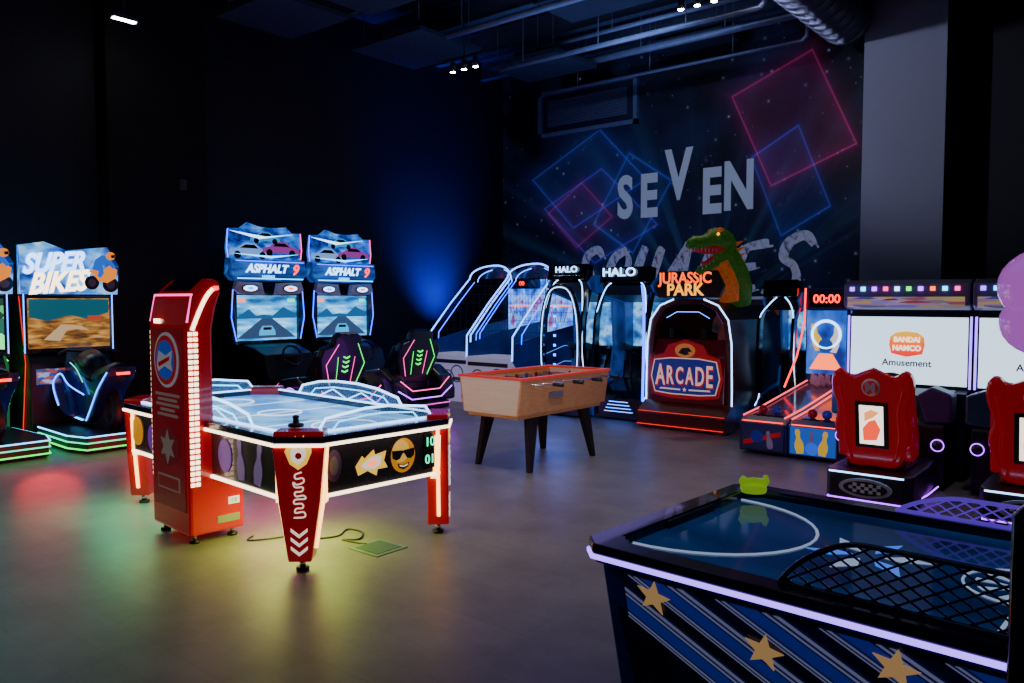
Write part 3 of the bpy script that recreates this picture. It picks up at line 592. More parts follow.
# ---------------------------------------------------------------- racing cabinets
def racing(loc,rz,lab):
    t=thing('racing_arcade_machine',loc,rz,lab,'arcade machine','sports car racing machines')
    G().prism([(-.46,0),(.46,0),(.60,.45),(.60,1.3),(.48,2.6),(-.48,2.6),(-.60,1.3),(-.60,.45)],.02,.13,BLK,'z').ob('platform',t,bev=.01)
    G().tube([(-.48,2.5,.10),(-.605,1.3,.10),(-.605,.45,.10),(-.465,-.01,.10),(.465,-.01,.10),(.605,.45,.10),(.605,1.3,.10),(.48,2.5,.10)],.009,M('led_magenta_blue',(.7,.03,.5),em=2.4),6).ob('platform_led_strip',t,'magenta LED strip')
    g=G()
    for s in (-1,1):
        g.prism([(.03,.13),(.95,.13),(1.05,.34),(.75,.60),(.35,.66),(.10,.50),(.03,.30)],s*.64,s*.36,SEATB,'x')
    g.parts('side_fairing',t,'black sculpted fairing beside the seat',bev=.04)
    g=G()
    for s in (-1,1): g.cyl((s*.68,.45,.32),(s*.63,.45,.32),.19,DGR,n=24)
    g.parts('wheel_disc',t)
    g=G()
    for s in (-1,1):
        g.torus((s*.685,.45,.32),.185,.012,LP,rx=90,rz=90,n=24,k=6).tube([(s*.65,.72,.22),(s*.65,1.0,.34),(s*.62,.74,.58),(s*.62,.36,.64)],.010,LPK,6)
        g.tube([(s*.675,.45,.32),(s*.685,.45,.47)],.008,LG,5).tube([(s*.675,.45,.32),(s*.685,.33,.24)],.008,LG,5)
    g.tube([(-.55,.03,.34),(-.3,.01,.20),(.3,.01,.20),(.55,.03,.34)],.009,LP,6).tube([(-.5,.04,.48),(-.28,.02,.32),(.28,.02,.32),(.5,.04,.48)],.008,LPK,6).parts('fairing_led',t,'purple and pink LED outline')
    st,Q=bucket(t,.32,.42,'bulky black bucket seat',(SEATB,SEATB,None),.39,.82,14)
    g=G(); g.T=Q
    for k in range(4):
        z=.30+k*.065; g.prism([(-.05,z),(0,z-.022),(.05,z),(.05,z+.018),(0,z-.004),(-.05,z+.018)],-.06,-.05,LG,'y')
    g.parts('seat_led',st,'green chevron LED on the seat back')
    g=G(); g.T=Q
    g.tube([(-.22,-.055,.12),(-.32,-.055,.4),(-.16,-.055,.68)],.005,LPK,5).tube([(.22,-.055,.12),(.32,-.055,.4),(.16,-.055,.68)],.005,LG,5).tube([(-.12,-.055,.14),(-.14,-.055,.5)],.004,LG,5).tube([(.12,-.055,.14),(.14,-.055,.5)],.004,LPK,5)
    g.parts('seat_edge_led',st)
    G().prism([(1.75,.13),(1.45,.13),(1.35,.55),(1.45,.88),(1.75,.98),(2.05,1.02),(2.05,1.1),(2.55,1.1),(2.55,.13)],-.40,.40,BLK,'x').ob('console',t,bev=.015)
    G().torus((0,1.36,.86),.15,.018,BLK,rx=65,n=26).cyl((0,1.37,.85),(0,1.5,.80),.03,DGR).box((0,1.36,.86),(.28,.03,.02),DGR,(-25,0,0)).ob('steering_wheel',t)
    G().box((-.08,1.36,.3),(.07,.02,.12),CHR,(20,0,0)).box((.08,1.36,.3),(.07,.02,.12),CHR,(20,0,0)).parts('pedal',t)
    G().bb(-.58,.58,2.0,2.3,1.0,1.78,BLKG).bb(-.3,.3,2.2,2.5,.9,2.5,BLK).ob('monitor_housing',t,bev=.015)
    sc=G().bb(-.52,.52,1.985,1.999,1.06,1.72,art('race_screen',[(.01,.08,.26),(.03,.28,.62),(.08,.48,1),(.35,.8,1)],2.5,1.7,1,stretch=(1,1,3))).ob('screen',t,'bright blue race scene')
    g=G().add([(-.5,1.98,1.09),(.5,1.98,1.09),(.06,1.98,1.40),(-.06,1.98,1.40)],[(0,1,2,3)],M('screen_road',(.05,.11,.24),em=.7))
    g.prism([(-.5,1.40),(-.3,1.52),(-.18,1.42),(-.05,1.44),(.1,1.42),(.28,1.55),(.5,1.44),(.5,1.38),(-.5,1.38)],1.978,1.982,M('screen_hills',(.02,.16,.4),em=.8),'y')
    g.prism([(-.14,1.13),(.14,1.13),(.13,1.2),(.08,1.27),(-.08,1.27),(-.13,1.2)],1.972,1.978,M('screen_car',(.02,.45,.9),em=1.3),'y').bb(-.07,.07,1.968,1.972,1.21,1.25,BLKG).bb(-.48,-.36,1.97,1.98,1.62,1.67,LO).bb(.36,.48,1.97,1.98,1.62,1.67,LTEAL).ob('screen_image',sc)
    G().prism([(-.52,1.0),(-.58,1.05),(-.63,1.4),(-.60,1.8),(-.52,1.8)],1.93,2.0,BLKG,'y').prism([(.52,1.0),(.58,1.05),(.63,1.4),(.60,1.8),(.52,1.8)],1.93,2.0,BLKG,'y').parts('screen_wing',t)
    G().tube([(-.54,1.92,1.06),(-.615,1.92,1.4),(-.585,1.92,1.8)],.008,LB,6).tube([(.54,1.92,1.06),(.615,1.92,1.4),(.585,1.92,1.8)],.008,LB,6).parts('screen_led',t,'blue LED strip')
    for s in (-1,1):
        lt=G().prism([(s*.10,1.73),(s*.50,1.74),(s*.58,1.80),(s*.54,1.92),(s*.14,1.90)],1.88,1.96,WHT,'y').ob('headlamp_trim',t,'white car-like lamp trim')
        G().prism(ell(s*.34,1.82,.13,.055,20),1.866,1.88,BLKG,'y').prism(ell(s*.34,1.82,.11,.042,20),1.858,1.866,LI,'y').ob('headlamp_glow',lt)
        G().prism(ell(s*.34,1.82,.05,.02,14),1.853,1.858,LB if s<0 else LR,'y').ob('lamp_core',lt)
    mq=G().prism([(-.54,1.93),(.54,1.93),(.62,2.02),(.60,2.24),(-.60,2.24),(-.62,2.02)],1.86,2.1,art('race_marquee',[(.005,.015,.08),(.01,.06,.3),(.03,.18,.6)],3,.8,3),'y').ob('marquee',t,bev=.01)
    T('ASPHALT',.165,LI,mq,(-.07,1.855,2.10),off=.006,shear=.3); T('9',.21,LR,mq,(.41,1.855,2.09),off=.006,shear=.3); T('LEGENDS',.05,LC,mq,(-.05,1.855,1.99),shear=.3)
    G().tube([(-.55,1.85,1.96),(.55,1.85,1.96)],.007,LC,5).tube([(-.57,1.85,2.21),(.57,1.85,2.21)],.006,LB,5).parts('marquee_led',mq)
    tp=G().prism([(-.60,2.25),(.60,2.25),(.62,2.40),(.60,2.66),(.46,2.66),(.36,2.74),(.10,2.71),(-.10,2.72),(-.28,2.77),(-.40,2.68),(-.58,2.67),(-.62,2.40)],2.0,2.06,art('race_topper4',[(.005,.01,.10),(.01,.07,.45),(.03,.25,.9),(.2,.5,1)],5.5,.9,1),'y').ob('topper_sign',t,'printed sports car topper')
    g=G(); car(g,-.26,2.28,.66,1.998,M('print_car_silver',(.2,.42,.9),em=.9),BLKG); car(g,.27,2.33,.64,1.996,M('print_car_red',(.3,.04,.3),em=.9),BLKG,-1); car(g,.0,2.50,.5,1.997,M('print_car_teal',(.02,.35,.7),em=.9),BLKG)
    g.prism([(-.58,2.64),(-.1,2.54),(.50,2.64),(.0,2.58)],1.99,1.998,LI,'y').prism([(-.55,2.32),(.1,2.30),(.58,2.34),(.1,2.27)],1.985,1.99,LC,'y').ob('topper_print',tp)
    G().tube([(-.61,1.99,2.26),(-.63,1.99,2.40),(-.61,1.99,2.66)],.009,LB,6).tube([(.61,1.99,2.26),(.63,1.99,2.40),(.61,1.99,2.66)],.009,LPK,6).parts('topper_led',t)
    return t
r1=racing((-8.3,6.78,0),90,'black racing machine with blue screen and green-lit seat')
dup(r1,(-8.45,8.28,0),90)
# ---------------------------------------------------------------- motorbike machines
def bikecab(loc,rz,lab):
    t=thing('motorbike_arcade_machine',loc,rz,lab,'arcade machine','motorbike riding machines')
    G().prism([(-.40,0),(.40,0),(.48,.3),(.44,1.25),(-.44,1.25),(-.48,.3)],.02,.20,BLK,'z').ob('platform',t,bev=.012)
    g=G()
    for z,m in ((.185,LC),(.12,LTEAL),(.05,LG)):
        g.tube([(-.45,1.2,z),(-.49,.3,z),(-.41,-.01,z),(.41,-.01,z),(.49,.3,z),(.45,1.2,z)],.008,m,6)
    g.parts('platform_led_strip',t,'teal and green LED strip')
    FB=M('bike_blue_fairing',(.006,.02,.16),.2,coat=.5)
    by=G().prism([(.02,.92),(.05,.86),(.14,.78),(.30,.75),(.48,.73),(.60,.74),(.72,.84),(.86,.93),(.98,.96),(1.10,.92),(1.22,.80),(1.31,.66),(1.29,.52),(1.18,.38),(1.0,.27),(.80,.24),(.60,.25),(.48,.34),(.38,.48),(.25,.64),(.10,.76),(.04,.82)],-.15,.15,FB,'x').ob('bike_body',t,'dark blue and black motorbike fairing',bev=.06)
    G().tube([(0,.54,.74),(0,.66,.84),(0,.82,.90),(0,.98,.86)],[.10,.17,.18,.10],SEATB,18).ob('fuel_tank',by)
    for s in (-1,1): G().prism([(.80,.30),(1.02,.30),(1.20,.40),(1.31,.56),(1.33,.68),(1.24,.80),(1.14,.84),(1.02,.74),(.92,.60)],s*.24,s*.14,FB,'x').ob('side_fairing',by,bev=.04)
    G().tube([(0,.02,.90),(0,.12,.86),(0,.32,.79),(0,.52,.76)],[.05,.11,.13,.12],BLK,14,flat=1.1).ob('saddle',by)
    g=G()
    for s in (-1,1): g.tube(crom([(s*.18,.60,.58),(s*.24,.85,.68),(s*.25,1.05,.80),(s*.245,1.28,.66),(s*.245,1.14,.42)],4),.008,LBL,6).tube(crom([(s*.155,.06,.86),(s*.155,.3,.66),(s*.155,.5,.42),(s*.155,.62,.28)],4),.008,LBL,6).tube([(s*.16,.7,.28),(s*.16,1.0,.30)],.008,LC,6).tube(crom([(s*.18,.62,.72),(s*.19,.75,.86),(s*.19,.92,.93)],4),.006,LTEAL,6)
    g.parts('bike_led_line',by)
    G().bb(-.07,.07,.0,.02,.83,.86,LR).ob('tail_lamp',by)
    for y in (.32,1.18):
        wh=G().torus((0,y,.42),.17,.06,BLK,rx=90,rz=90,n=26,k=10).cyl((-.03,y,.42),(.03,y,.42),.12,DGR).ob('wheel',t)
        G().torus((.065,y,.42),.13,.006,LBL,rx=90,rz=90,n=26,k=5).ob('wheel_led',wh)
    G().bb(-.05,.05,.3,1.2,.2,.5,DGR).ob('bike_stand',t)
    G().tube([(-.34,.84,1.04),(-.22,.96,1.07),(0,1.02,1.04),(.22,.96,1.07),(.34,.84,1.04)],.015,BLK,8).ob('handlebar',by)
    G().prism([(1.0,.95),(1.12,1.14),(1.15,1.14),(1.2,.86)],-.13,.13,GLASS,'x').ob('windscreen',by)
    G().prism([(1.36,.02),(1.34,.9),(1.42,1.02),(1.42,1.75),(1.6,1.78),(1.95,1.7),(1.95,.02)],-.46,.46,BLK,'x').ob('cabinet',t,bev=.015)
    G().bb(-.50,.50,1.38,1.418,1.02,1.70,BLKG).ob('screen_bezel',t)
    sc=G().bb(-.46,.46,1.365,1.379,1.08,1.67,art('bike_screen2',[(.05,.025,.008),(.22,.09,.015),(.5,.24,.04),(.75,.42,.10)],4,.95,2,stretch=(1,1,3))).ob('screen',t,'golden desert race scene')
    g=G()
    g.prism([(-.45,1.66),(-.45,1.45),(-.25,1.40),(.0,1.47),(.2,1.42),(.45,1.50),(.45,1.66)],1.358,1.365,M('screen_sky_teal',(.02,.16,.22),em=.6),'y')
    g.prism([(-.30,1.18),(-.10,1.36),(.12,1.34),(.22,1.28),(.05,1.30),(-.05,1.28),(-.12,1.16)],1.356,1.365,M('screen_track',(.75,.5,.25),em=.8),'y')
    g.bb(.2,.36,1.356,1.365,1.40,1.46,M('screen_roof_red',(.6,.08,.03),em=.8)).ob('screen_image',sc)
    G().bb(-.40,.0,1.325,1.335,.66,.84,art('bike_console_art',[(.4,.6,.8),(.02,.1,.5),(.6,.1,.1),(.1,.1,.12)],6,.6,3,cell=True,hard=True)).ob('console_print',t)
    mq=G().prism([(-.56,1.72),(.53,1.72),(.55,2.08),(.42,2.30),(-.05,2.24),(-.3,2.33),(-.56,2.28)],1.28,1.36,art('bike_marquee4',[(.005,.02,.14),(.02,.14,.6),(.12,.45,.95),(.55,.75,1)],3.5,1.3,6),'y').ob('marquee',t,'bright illustrated marquee')
    T('SUPER',.31,LI,mq,(-.21,1.27,2.08),rot=(90,-5,0),off=.012,shear=.45,sx=.78); T('BIKES',.33,LW,mq,(-.17,1.27,1.85),rot=(90,-5,0),off=.012,shear=.45,sx=.80)
    g=G(); PO=M('print_orange',(.9,.25,.02),em=1.2); PB=M('print_blue',(.02,.15,.7),em=.9); SK=M('print_dark',(.03,.03,.05),.5)
    for x,z,r in ((.22,1.86,.085),(.44,1.84,.095)):
        g.prism(ell(x,z,r,r,18),1.258,1.266,SK,'y').prism(ell(x,z,r*.55,r*.55,14),1.252,1.258,GREY,'y')
    g.prism([(.18,2.0),(.24,1.96),(.30,1.88),(.40,1.86),(.50,1.92),(.52,2.02),(.44,2.08),(.36,2.02),(.26,2.03)],1.25,1.258,PO,'y')
    g.prism([(.22,2.02),(.26,2.14),(.34,2.20),(.42,2.18),(.50,2.06),(.47,2.03),(.40,2.10),(.34,2.08),(.36,1.98),(.32,1.92),(.28,1.94),(.30,2.0)],1.244,1.25,PB,'y')
    g.prism(ell(.44,2.19,.055,.05,16),1.238,1.244,PO,'y').prism([(.44,2.20),(.49,2.21),(.49,2.17),(.45,2.165)],1.234,1.238,SK,'y')
    g.ob('rider_print',mq,'printed rider crouched on an orange motorbike')
    G().tube([(-.5,1.37,1.03),(-.5,1.37,1.72)],.007,LBL,6).tube([(.5,1.37,1.03),(.5,1.37,1.72)],.007,LBL,6).parts('screen_led',t)
    for s in (-1,1): G().tube([(s*.47,1.6,.05),(s*.47,1.45,.9),(s*.47,1.6,1.7)],.006,LDR,6).ob('side_led',t)
    return t
k1=bikecab((-8.85,4.02,0),90,'black motorbike machine with golden screen and green floor LEDs')
k2=dup(k1,(-9.0,2.9,0),90,'motorbike machine with glowing green screen')
GSC=art('green_screen',[(.01,.03,.02),(.02,.35,.08),(.1,.9,.2),(.01,.08,.05)],5,2.2,2,cell=True,hard=True)
for o in list(k2.children):
    if o.name.startswith('screen.') and o.get('label'):
        o.data=o.data.copy(); o.data.materials[0]=GSC; o['label']='green glowing screen'
        for c_ in list(o.children): bpy.data.objects.remove(c_)
G().prism([(1.34,.05),(1.30,.9),(1.40,1.02),(1.40,1.70),(1.55,1.72),(1.85,1.65),(1.85,.05)],.47,.475,M('green_side_glow',(.02,.25,.08),em=.5),'x').ob('side_glow_panel',k2,'green glowing side panel')
for z in (.95,.7,.45): G().tube([(.478,1.33,z),(.478,1.8,z+.12)],.008,LG,5).ob('side_green_led',k2)
# ---------------------------------------------------------------- hoop alleys
def hoop(loc,lab):
    t=thing('basketball_arcade_machine',loc,0,lab,'arcade machine','basketball alleys with blue arches')
    w=.46
    G().bb(-w+.01,w-.01,-.05,.62,.03,.78,M('white_cabinet',(.75,.73,.8),.45,em=.28,emc=(.6,.6,.9))).ob('front_cabinet',t,'white front box with ring print',bev=.012)  # box emission makes up for the light it does not get
    g=G()
    for x,z in ((-.2,.45),(.0,.40),(.2,.48)): g.torus((x,-.054,z),.13,.010,BLK,rx=90,n=28,k=4)
    g.bb(-.42,-.30,-.056,-.05,.1,.3,BLK).bb(.3,.4,-.056,-.05,.1,.2,DGR).bb(-.4,.4,-.056,-.05,.64,.70,DGR).parts('front_print',t)
    G().prism([(.62,.6),(0,.72),(0,.76),(.62,.68),(2.2,1.0),(2.2,.9)],-w+.03,w-.03,M('alley_ramp',(.08,.08,.2),.4),'x').ob('ball_ramp',t)
    SP=art('alley_side2',[(.003,.006,.03),(.005,.012,.09),(.01,.03,.2)],2.5,.2,1)
    for s in (-1,1):
        G().prism([(0,.72),(0,.98),(.9,1.15),(2.0,1.3),(2.0,2.02),(2.6,2.08),(2.6,.03),(.62,.03)],s*w,s*(w-.02),SP,'x').ob('side_panel',t)
        G().tube([(s*w,-.02,.74),(s*w,-.01,1.10),(s*w,.5,1.60),(s*w,.98,2.02)],.012,LIB,8).ob('led_tube',t,'pale blue LED tube')
        G().tube([(s*w,.20,.98),(s*w,.21,1.12),(s*w,.68,1.58),(s*w,1.1,1.96)],.007,LB,8).ob('led_tube',t,'blue LED tube')
        g=G()
        for k in range(12):
            y=.1+k*.16; zt=min(1.10+(y)*.95,2.02); g.tube([(s*w,y,.99+y*.18),(s*w,y,zt)],.003,DGR,4)
        for k in range(6):
            z=1.15+k*.15; g.tube([(s*w,max(.02,(z-1.1)*1.05),z),(s*w,2.0,z)],.003,DGR,4)
        g.ob('side_net',t)
    arch=[(w*math.cos(R(a)),1.14-.16*abs(math.cos(R(a))),2.02+.22*math.sin(R(a))) for a in range(0,181,12)]
    G().tube(arch,.013,LIB,8).ob('led_arch',t,'glowing pale blue arch')
    G().tube([(x*.84,y+.12,z-.06) for x,y,z in arch],.008,LBL,8).ob('inner_led_arch',t)
    G().prism([(x,z) for x,_,z in arch],1.2,1.24,NAVYD,'y').ob('header_panel',t)
    G().bb(-w+.02,w-.02,2.0,2.04,.9,2.02,art('backboard_art',[(.01,.03,.15),(.02,.12,.8),(.12,.4,1),(.2,.02,.2)],4,1.9,5)).ob('backboard',t,'bright blue backboard')  # emission stands in for the blue light inside the alley
    G().bb(-.3,.3,1.85,2.0,1.85,2.02,BLKG).ob('score_box',t); T('00',.12,LR,t,(0,1.84,1.94),name='score_digits')
    G().torus((0,1.78,1.55),.17,.012,LO,n=26,k=8).ob('hoop_ring',t,'orange hoop')
    g=G()
    for a in range(0,360,24): g.tube([(.17*math.cos(R(a)),1.78+.17*math.sin(R(a)),1.55),(.09*math.cos(R(a+14)),1.78+.09*math.sin(R(a+14)),1.27)],.004,WHT,4)
    g.ob('hoop_net',t)
    g=G()
    for k in range(3):
        z=.3+k*.25; g.tube([(w+.004,.75,z),(w+.004,1.3,z+.12),(w+.004,2.2,z+.05)],.006,M('print_line_blue',(.1,.3,1),em=1.2),5)
    g.parts('side_print',t)
    return t
h1=hoop((-8.92,9.25,0),'basketball alley with white front box and glowing blue arch')
dup(h1,(-7.96,9.12,0),0)
# ---------------------------------------------------------------- shooter cabinets
def shooter(loc,lab,seed,top_z=2.0,w=.43):
    t=thing('shooting_arcade_machine',loc,0,lab,'arcade machine')
    prof=[(0,.03),(-.02,.30),(.12,.42),(.30,.45),(.75,.55),(.85,1.0),(.80,1.62),(.30,top_z-.25),(.18,top_z-.1),(.30,top_z),(1.9,top_z),(1.95,.03)]
    for s in (-1,1): G().prism(prof,s*w,s*(w-.03),art('shooter_side',[(.004,.006,.02),(.006,.02,.12),(.02,.08,.35),(.006,.01,.04)],3,.45,seed),'x').ob('side_panel',t)
    G().prism([(.02,.03),(.02,.30),(.12,.40),(.75,.52),(.84,.98),(1.9,.98),(1.9,.03)],-w+.03,w-.03,BLKG,'x').ob('base_cabinet',t)
    G().prism([(.82,1.62),(.32,top_z-.23),(.22,top_z-.1),(.32,top_z-.01),(1.88,top_z-.01),(1.88,1.6)],-w+.03,w-.03,BLK,'x').ob('hood',t)
    G().bb(-w+.03,w-.03,1.05,1.07,.98,1.62,art('shooter_screen%d'%seed,[(.01,.04,.14),(.02,.14,.45),(.05,.35,.8),(.3,.65,1),(.01,.08,.3)],3.2,1.3,seed+2,dist=.1)).ob('screen',t,'bluish battle scene')
    for s in (-1,1):
        G().tube(crom([(s*(w-.01),-.03,.30),(s*(w-.01),.11,.45),(s*(w-.0),.02,.9),(s*(w-.02),.05,1.4),(s*(w-.1),.16,top_z-.16),(s*(w-.2),.2,top_z-.05)],4),.008,LI,8).ob('led_edge',t,'icy white LED edge')
        G().prism([(.06,.45),(.14,.45),(.10,.9),(.14,1.4),(.26,top_z-.2),(.16,top_z-.2),(.03,1.4),(-.02,.9)],s*(w),s*(w-.04),BLKG,'x').ob('blade_frame',t)
        G().box((s*w*.4,.62,.95),(.05,.42,.10),DGR,(-12,0,0)).cyl((s*w*.4,.62,.92),(s*w*.4,.62,.52),.02,BLK).box((s*w*.4,.5,.86),(.035,.06,.14),BLK).ob('mounted_gun',t,'dark mounted gun',bev=.006)
    g=G()
    for k in range(4): g.box((0,.015,.12+k*.045),(.45-.05*k,.01,.008),LBL)
    g.parts('front_light',t)
    mq=G().box((0,.24,top_z+.04),(w*2-.04,.16,.22),BLKG,(-8,0,0)).ob('marquee',t,bev=.01)
    return t,mq
t,mq=shooter((-6.62,9.1,0),'black sci-fi shooting machine with icy white LED blades',1,w=.36)
t['group']='science fiction shooting machines'
T('HALO',.12,LI,mq,(0,.138,2.08),off=.002,sx=1.2); T('FIRETEAM RAVEN',.058,LI,mq,(0,.156,1.975),sx=1.0)
ar=[(-.29,.45),(-.34,.9),(-.31,1.45),(-.19,1.78),(0,1.86),(.19,1.78),(.31,1.45),(.34,.9),(.29,.45)]
G().tube([(x,.0,z) for x,z in crom(ar,4)],.028,BLKG,10).ob('front_arch',t)
G().tube([(x*.93,-.03,z*.985) for x,z in crom(ar,4)],.007,LI,6).ob('arch_led',t,'icy white LED arch')
g=G()
for k in range(7): g.bb(-.24,-.20,.16,.17,.7+k*.14,.735+k*.14,LBL)
g.parts('column_light',t)
t2,mq2=shooter((-5.79,9.3,0),'broad dark shooting machine with blue screen and LED blades',4,w=.42,top_z=1.95)
T('HALO',.16,LI,mq2,(-.08,.136,2.03),off=.003,sx=1.25); T('FIRETEAM RAVEN',.062,LI,mq2,(-.08,.156,1.915),sx=1.05); t2['group']='science fiction shooting machines'
G().tube([(.40,-.02,.3),(.41,-.02,.9),(.40,.0,1.6),(.34,.05,1.85)],.018,LB,8).ob('blue_led_blade',t2,'blue LED strip')
t3,mq3=shooter((-3.83,9.85,0),'black shooting machine with blue screen and LED edges',7,w=.24,top_z=1.75)
# ---------------------------------------------------------------- dinosaur booth
dn=thing('dinosaur_shooting_booth',(-4.72,9.05,0),0,'arched red shooting booth with LED outline and dinosaur topper','arcade machine')
w=.60
arc=[(-w,.05),(-w,.5),(-w*.98,1.1),(-w*.9,1.4),(-w*.68,1.58),(-w*.35,1.66),(w*.35,1.66),(w*.68,1.58),(w*.9,1.4),(w*.98,1.1),(w,.5),(w,.05)]
inn=[(x*.86,.05 if z<.1 else z*.96) for x,z in arc]
def archring(o,i,y0,y1,m,g):
    n=len(o); vs=[(x,y0,z) for x,z in o]+[(x,y0,z) for x,z in i]+[(x,y1,z) for x,z in o]+[(x,y1,z) for x,z in i]; fs=[]
    for a in range(n-1): fs+=[(a,a+1,n+a+1,n+a),(2*n+a,2*n+a+1,3*n+a+1,3*n+a),(a,a+1,2*n+a+1,2*n+a),(n+a,n+a+1,3*n+a+1,3*n+a)]
    fs+=[(0,n,3*n,2*n),(n-1,2*n-1,4*n-1,3*n-1)]
    g.add(vs,fs,m); return g
archring(arc,inn,.22,.34,M('booth_dark_frame',(.06,.006,.008),.3,coat=.4),G()).ob('booth_arch',dn,'dark red arched front frame',bev=.01)
archring([(x*.985,z) for x,z in arc],inn,.34,2.1,M('booth_shell',(.02,.012,.012),.4),G()).ob('booth_shell',dn)
G().tube([(x*1.0,.205,z) for x,z in arc[:6]],.010,LI,8).tube([(x*1.0,.205,z) for x,z in arc[6:]],.010,LI,8).parts('arch_led',dn,'white LED outline')
G().bb(-w*.84,w*.84,1.9,1.95,.3,1.55,art('dino_screen',[(.004,.004,.007),(.02,.02,.025),(.12,.02,.02),(.02,.08,.09)],3.5,.5,2)).ob('screen',dn,'dim jungle scene')
G().prism([(.22,.05),(.16,.42),(.22,.95),(.28,1.15),(.40,1.15),(.42,.05)],-w*.84,w*.84,M('barrier_red',(.20,.004,.008),.3,coat=.4),'x').ob('front_barrier',dn,'red lower barrier',bev=.012)
BRN=M('brown_step_print',(.11,.02,.012),.3)
G().prism([(0,.02),(-.02,.20),(.18,.34),(.30,.34),(.30,.02)],-w-.01,w+.01,BRN,'x').ob('step_base',dn,bev=.01)
G().tube([(-w,-.03,.05),(w,-.03,.05)],.006,LDR,6).tube([(-w,.0,.215),(w,.0,.215)],.005,LDR,6).parts('step_led',dn)
bd=G().prism([(-.45,.43),(-.2,.39),(.2,.39),(.45,.43),(.51,.66),(.46,.92),(.30,.97),(.24,1.08),(0,1.15),(-.24,1.08),(-.30,.97),(-.46,.92),(-.51,.66)],.13,.16,M('badge_red',(.6,.01,.015),.35,em=.14,emc=(1,.02,.02)),'y').ob('front_badge',dn,'dark blue, red and white badge sign',bev=.006)
plate=[(-.42,.47),(-.2,.45),(.2,.45),(.42,.47),(.475,.67),(.43,.88),(.2,.91),(-.2,.91),(-.43,.88),(-.475,.67)]
G().prism(plate,.122,.13,M('badge_navy',(.006,.02,.2),.4,em=.2,emc=(.01,.05,.6)),'y').ob('badge_plate',bd)
G().tube([(x,.121,z) for x,z in plate],.008,M('badge_rim',(.85,.6,.5),em=.6),6,closed=True).ob('badge_rim',bd)
LAT=M('badge_letter_pink',(.95,.55,.5),em=.65); LAS=M('badge_letter_shadow',(.6,.01,.01),em=.4)
for i,ch in enumerate('ARCADE'):
    xx=(-.345,-.208,-.07,.068,.208,.338)[i]; sz=(.38,.33,.30,.30,.33,.38)[i]
    T(ch,sz,LAS,bd,(xx+.010,.1205,.665),off=.014,sx=.52,name='letter_shadow',ext=.001); T(ch,sz,LAT,bd,(xx,.117,.678),off=.006,sx=.52,name='letter')
for s in (-1,1): G().prism([(s*.06,.50),(s*.36,.505),(s*.34,.525),(s*.06,.52)],.118,.122,MC['badge_rim'],'y').ob('badge_line',bd)
G().prism(star(0,.512,.03,.012),.116,.122,LAT,'y').ob('badge_star',bd)
G().prism(ell(0,1.01,.14,.09,24),.122,.13,M('badge_emblem',(.6,.2,.04),em=.5),'y').prism([(-.09,.98),(-.04,1.04),(.05,1.05),(.10,1.0),(.04,.99),(.06,.965),(.0,.95)],.116,.122,BLK,'y').ob('badge_emblem',bd)
G().tube([(-.3,.19,1.42),(-.15,.19,1.50),(.15,.19,1.50),(.3,.19,1.42)],.004,LBL,5).ob('hood_led',dn)
for s in (-1,1): G().box((s*.22,.36,1.20),(.06,.36,.11),BLK,(-10,0,0)).cyl((s*.22,.4,1.16),(s*.22,.4,.95),.025,DGR).ob('mounted_gun',dn,'black mounted gun',bev=.008)
mq=G().prism([(-.42,1.68),(.42,1.68),(.48,1.82),(.38,2.02),(-.38,2.02),(-.48,1.82)],.18,.26,BLK,'y').ob('marquee',dn,bev=.008)
LJ=M('sign_red_orange',(1,.10,.01),em=2.4); LJ2=M('sign_yellow',(1,.36,.02),em=2.2)
T('JURASSIC',.195,LJ,mq,(-.04,.175,1.925),off=.004,sx=.92); T('PARK',.21,LJ2,mq,(-.04,.175,1.775),off=.005)
def skin(name,c1,c2):
    return art(name,[c1,c2,c1,c2],11,.18,3,rough=.6,dist=.8)
DG=skin('dino_green',(.008,.08,.012),(.05,.2,.01)); DO=art('dino_orange',[(.45,.06,.01),(.65,.14,.015),(.10,.12,.02)],9,.25,2,rough=.6,dist=.6)
bx,byy=.41,.62
bdy=G().tube([(bx,byy+.22,1.60),(bx+.01,byy+.16,1.80),(bx+.01,byy+.05,2.0),(bx-.02,byy-.06,2.17),(bx-.06,byy-.14,2.30)],[.14,.17,.16,.14,.12],DG,18).ob('dinosaur_topper',dn,'green and orange roaring dinosaur sculpture')
G().tube([(bx-.04,byy-.02,1.64),(bx-.04,byy-.06,1.82),(bx-.05,byy-.14,1.98),(bx-.08,byy-.20,2.14)],[.12,.14,.12,.09],DO,16).ob('throat',bdy)
hx,hy=bx-.05,byy-.16
ZD=.05
def hp(t,z,s=0): return (hx-.52*t, hy-.86*t, z+ZD)
G().tube([hp(-.10,2.26),hp(-.02,2.33),hp(.06,2.37),hp(.14,2.385),hp(.20,2.36),hp(.28,2.325),hp(.36,2.315),hp(.44,2.31),hp(.50,2.29),hp(.54,2.26)],[.09,.13,.14,.125,.105,.09,.085,.085,.065,.03],DG,18,flat=.9).ob('upper_head',bdy)
G().tube([hp(-.02,2.20),hp(.08,2.12),hp(.18,2.05),hp(.28,1.99),hp(.36,1.96),hp(.41,1.965)],[.09,.085,.07,.06,.05,.02],DG,16,flat=.9).ob('lower_jaw',bdy)
G().tube([hp(-.02,2.12),hp(.12,2.02),hp(.26,1.95)],[.07,.06,.04],DO,12,flat=.8).ob('chin',bdy)
G().tube([hp(.02,2.24),hp(.14,2.25),hp(.30,2.235),hp(.44,2.24)],[.07,.07,.06,.04],M('mouth_red',(.5,.02,.02),.4,em=.14),12).ob('mouth_roof',bdy)
G().tube([hp(.08,2.16),hp(.18,2.10),hp(.28,2.05),hp(.34,2.07)],[.04,.045,.035,.012],MC['mouth_red'],10).ob('tongue',bdy)
g=G()
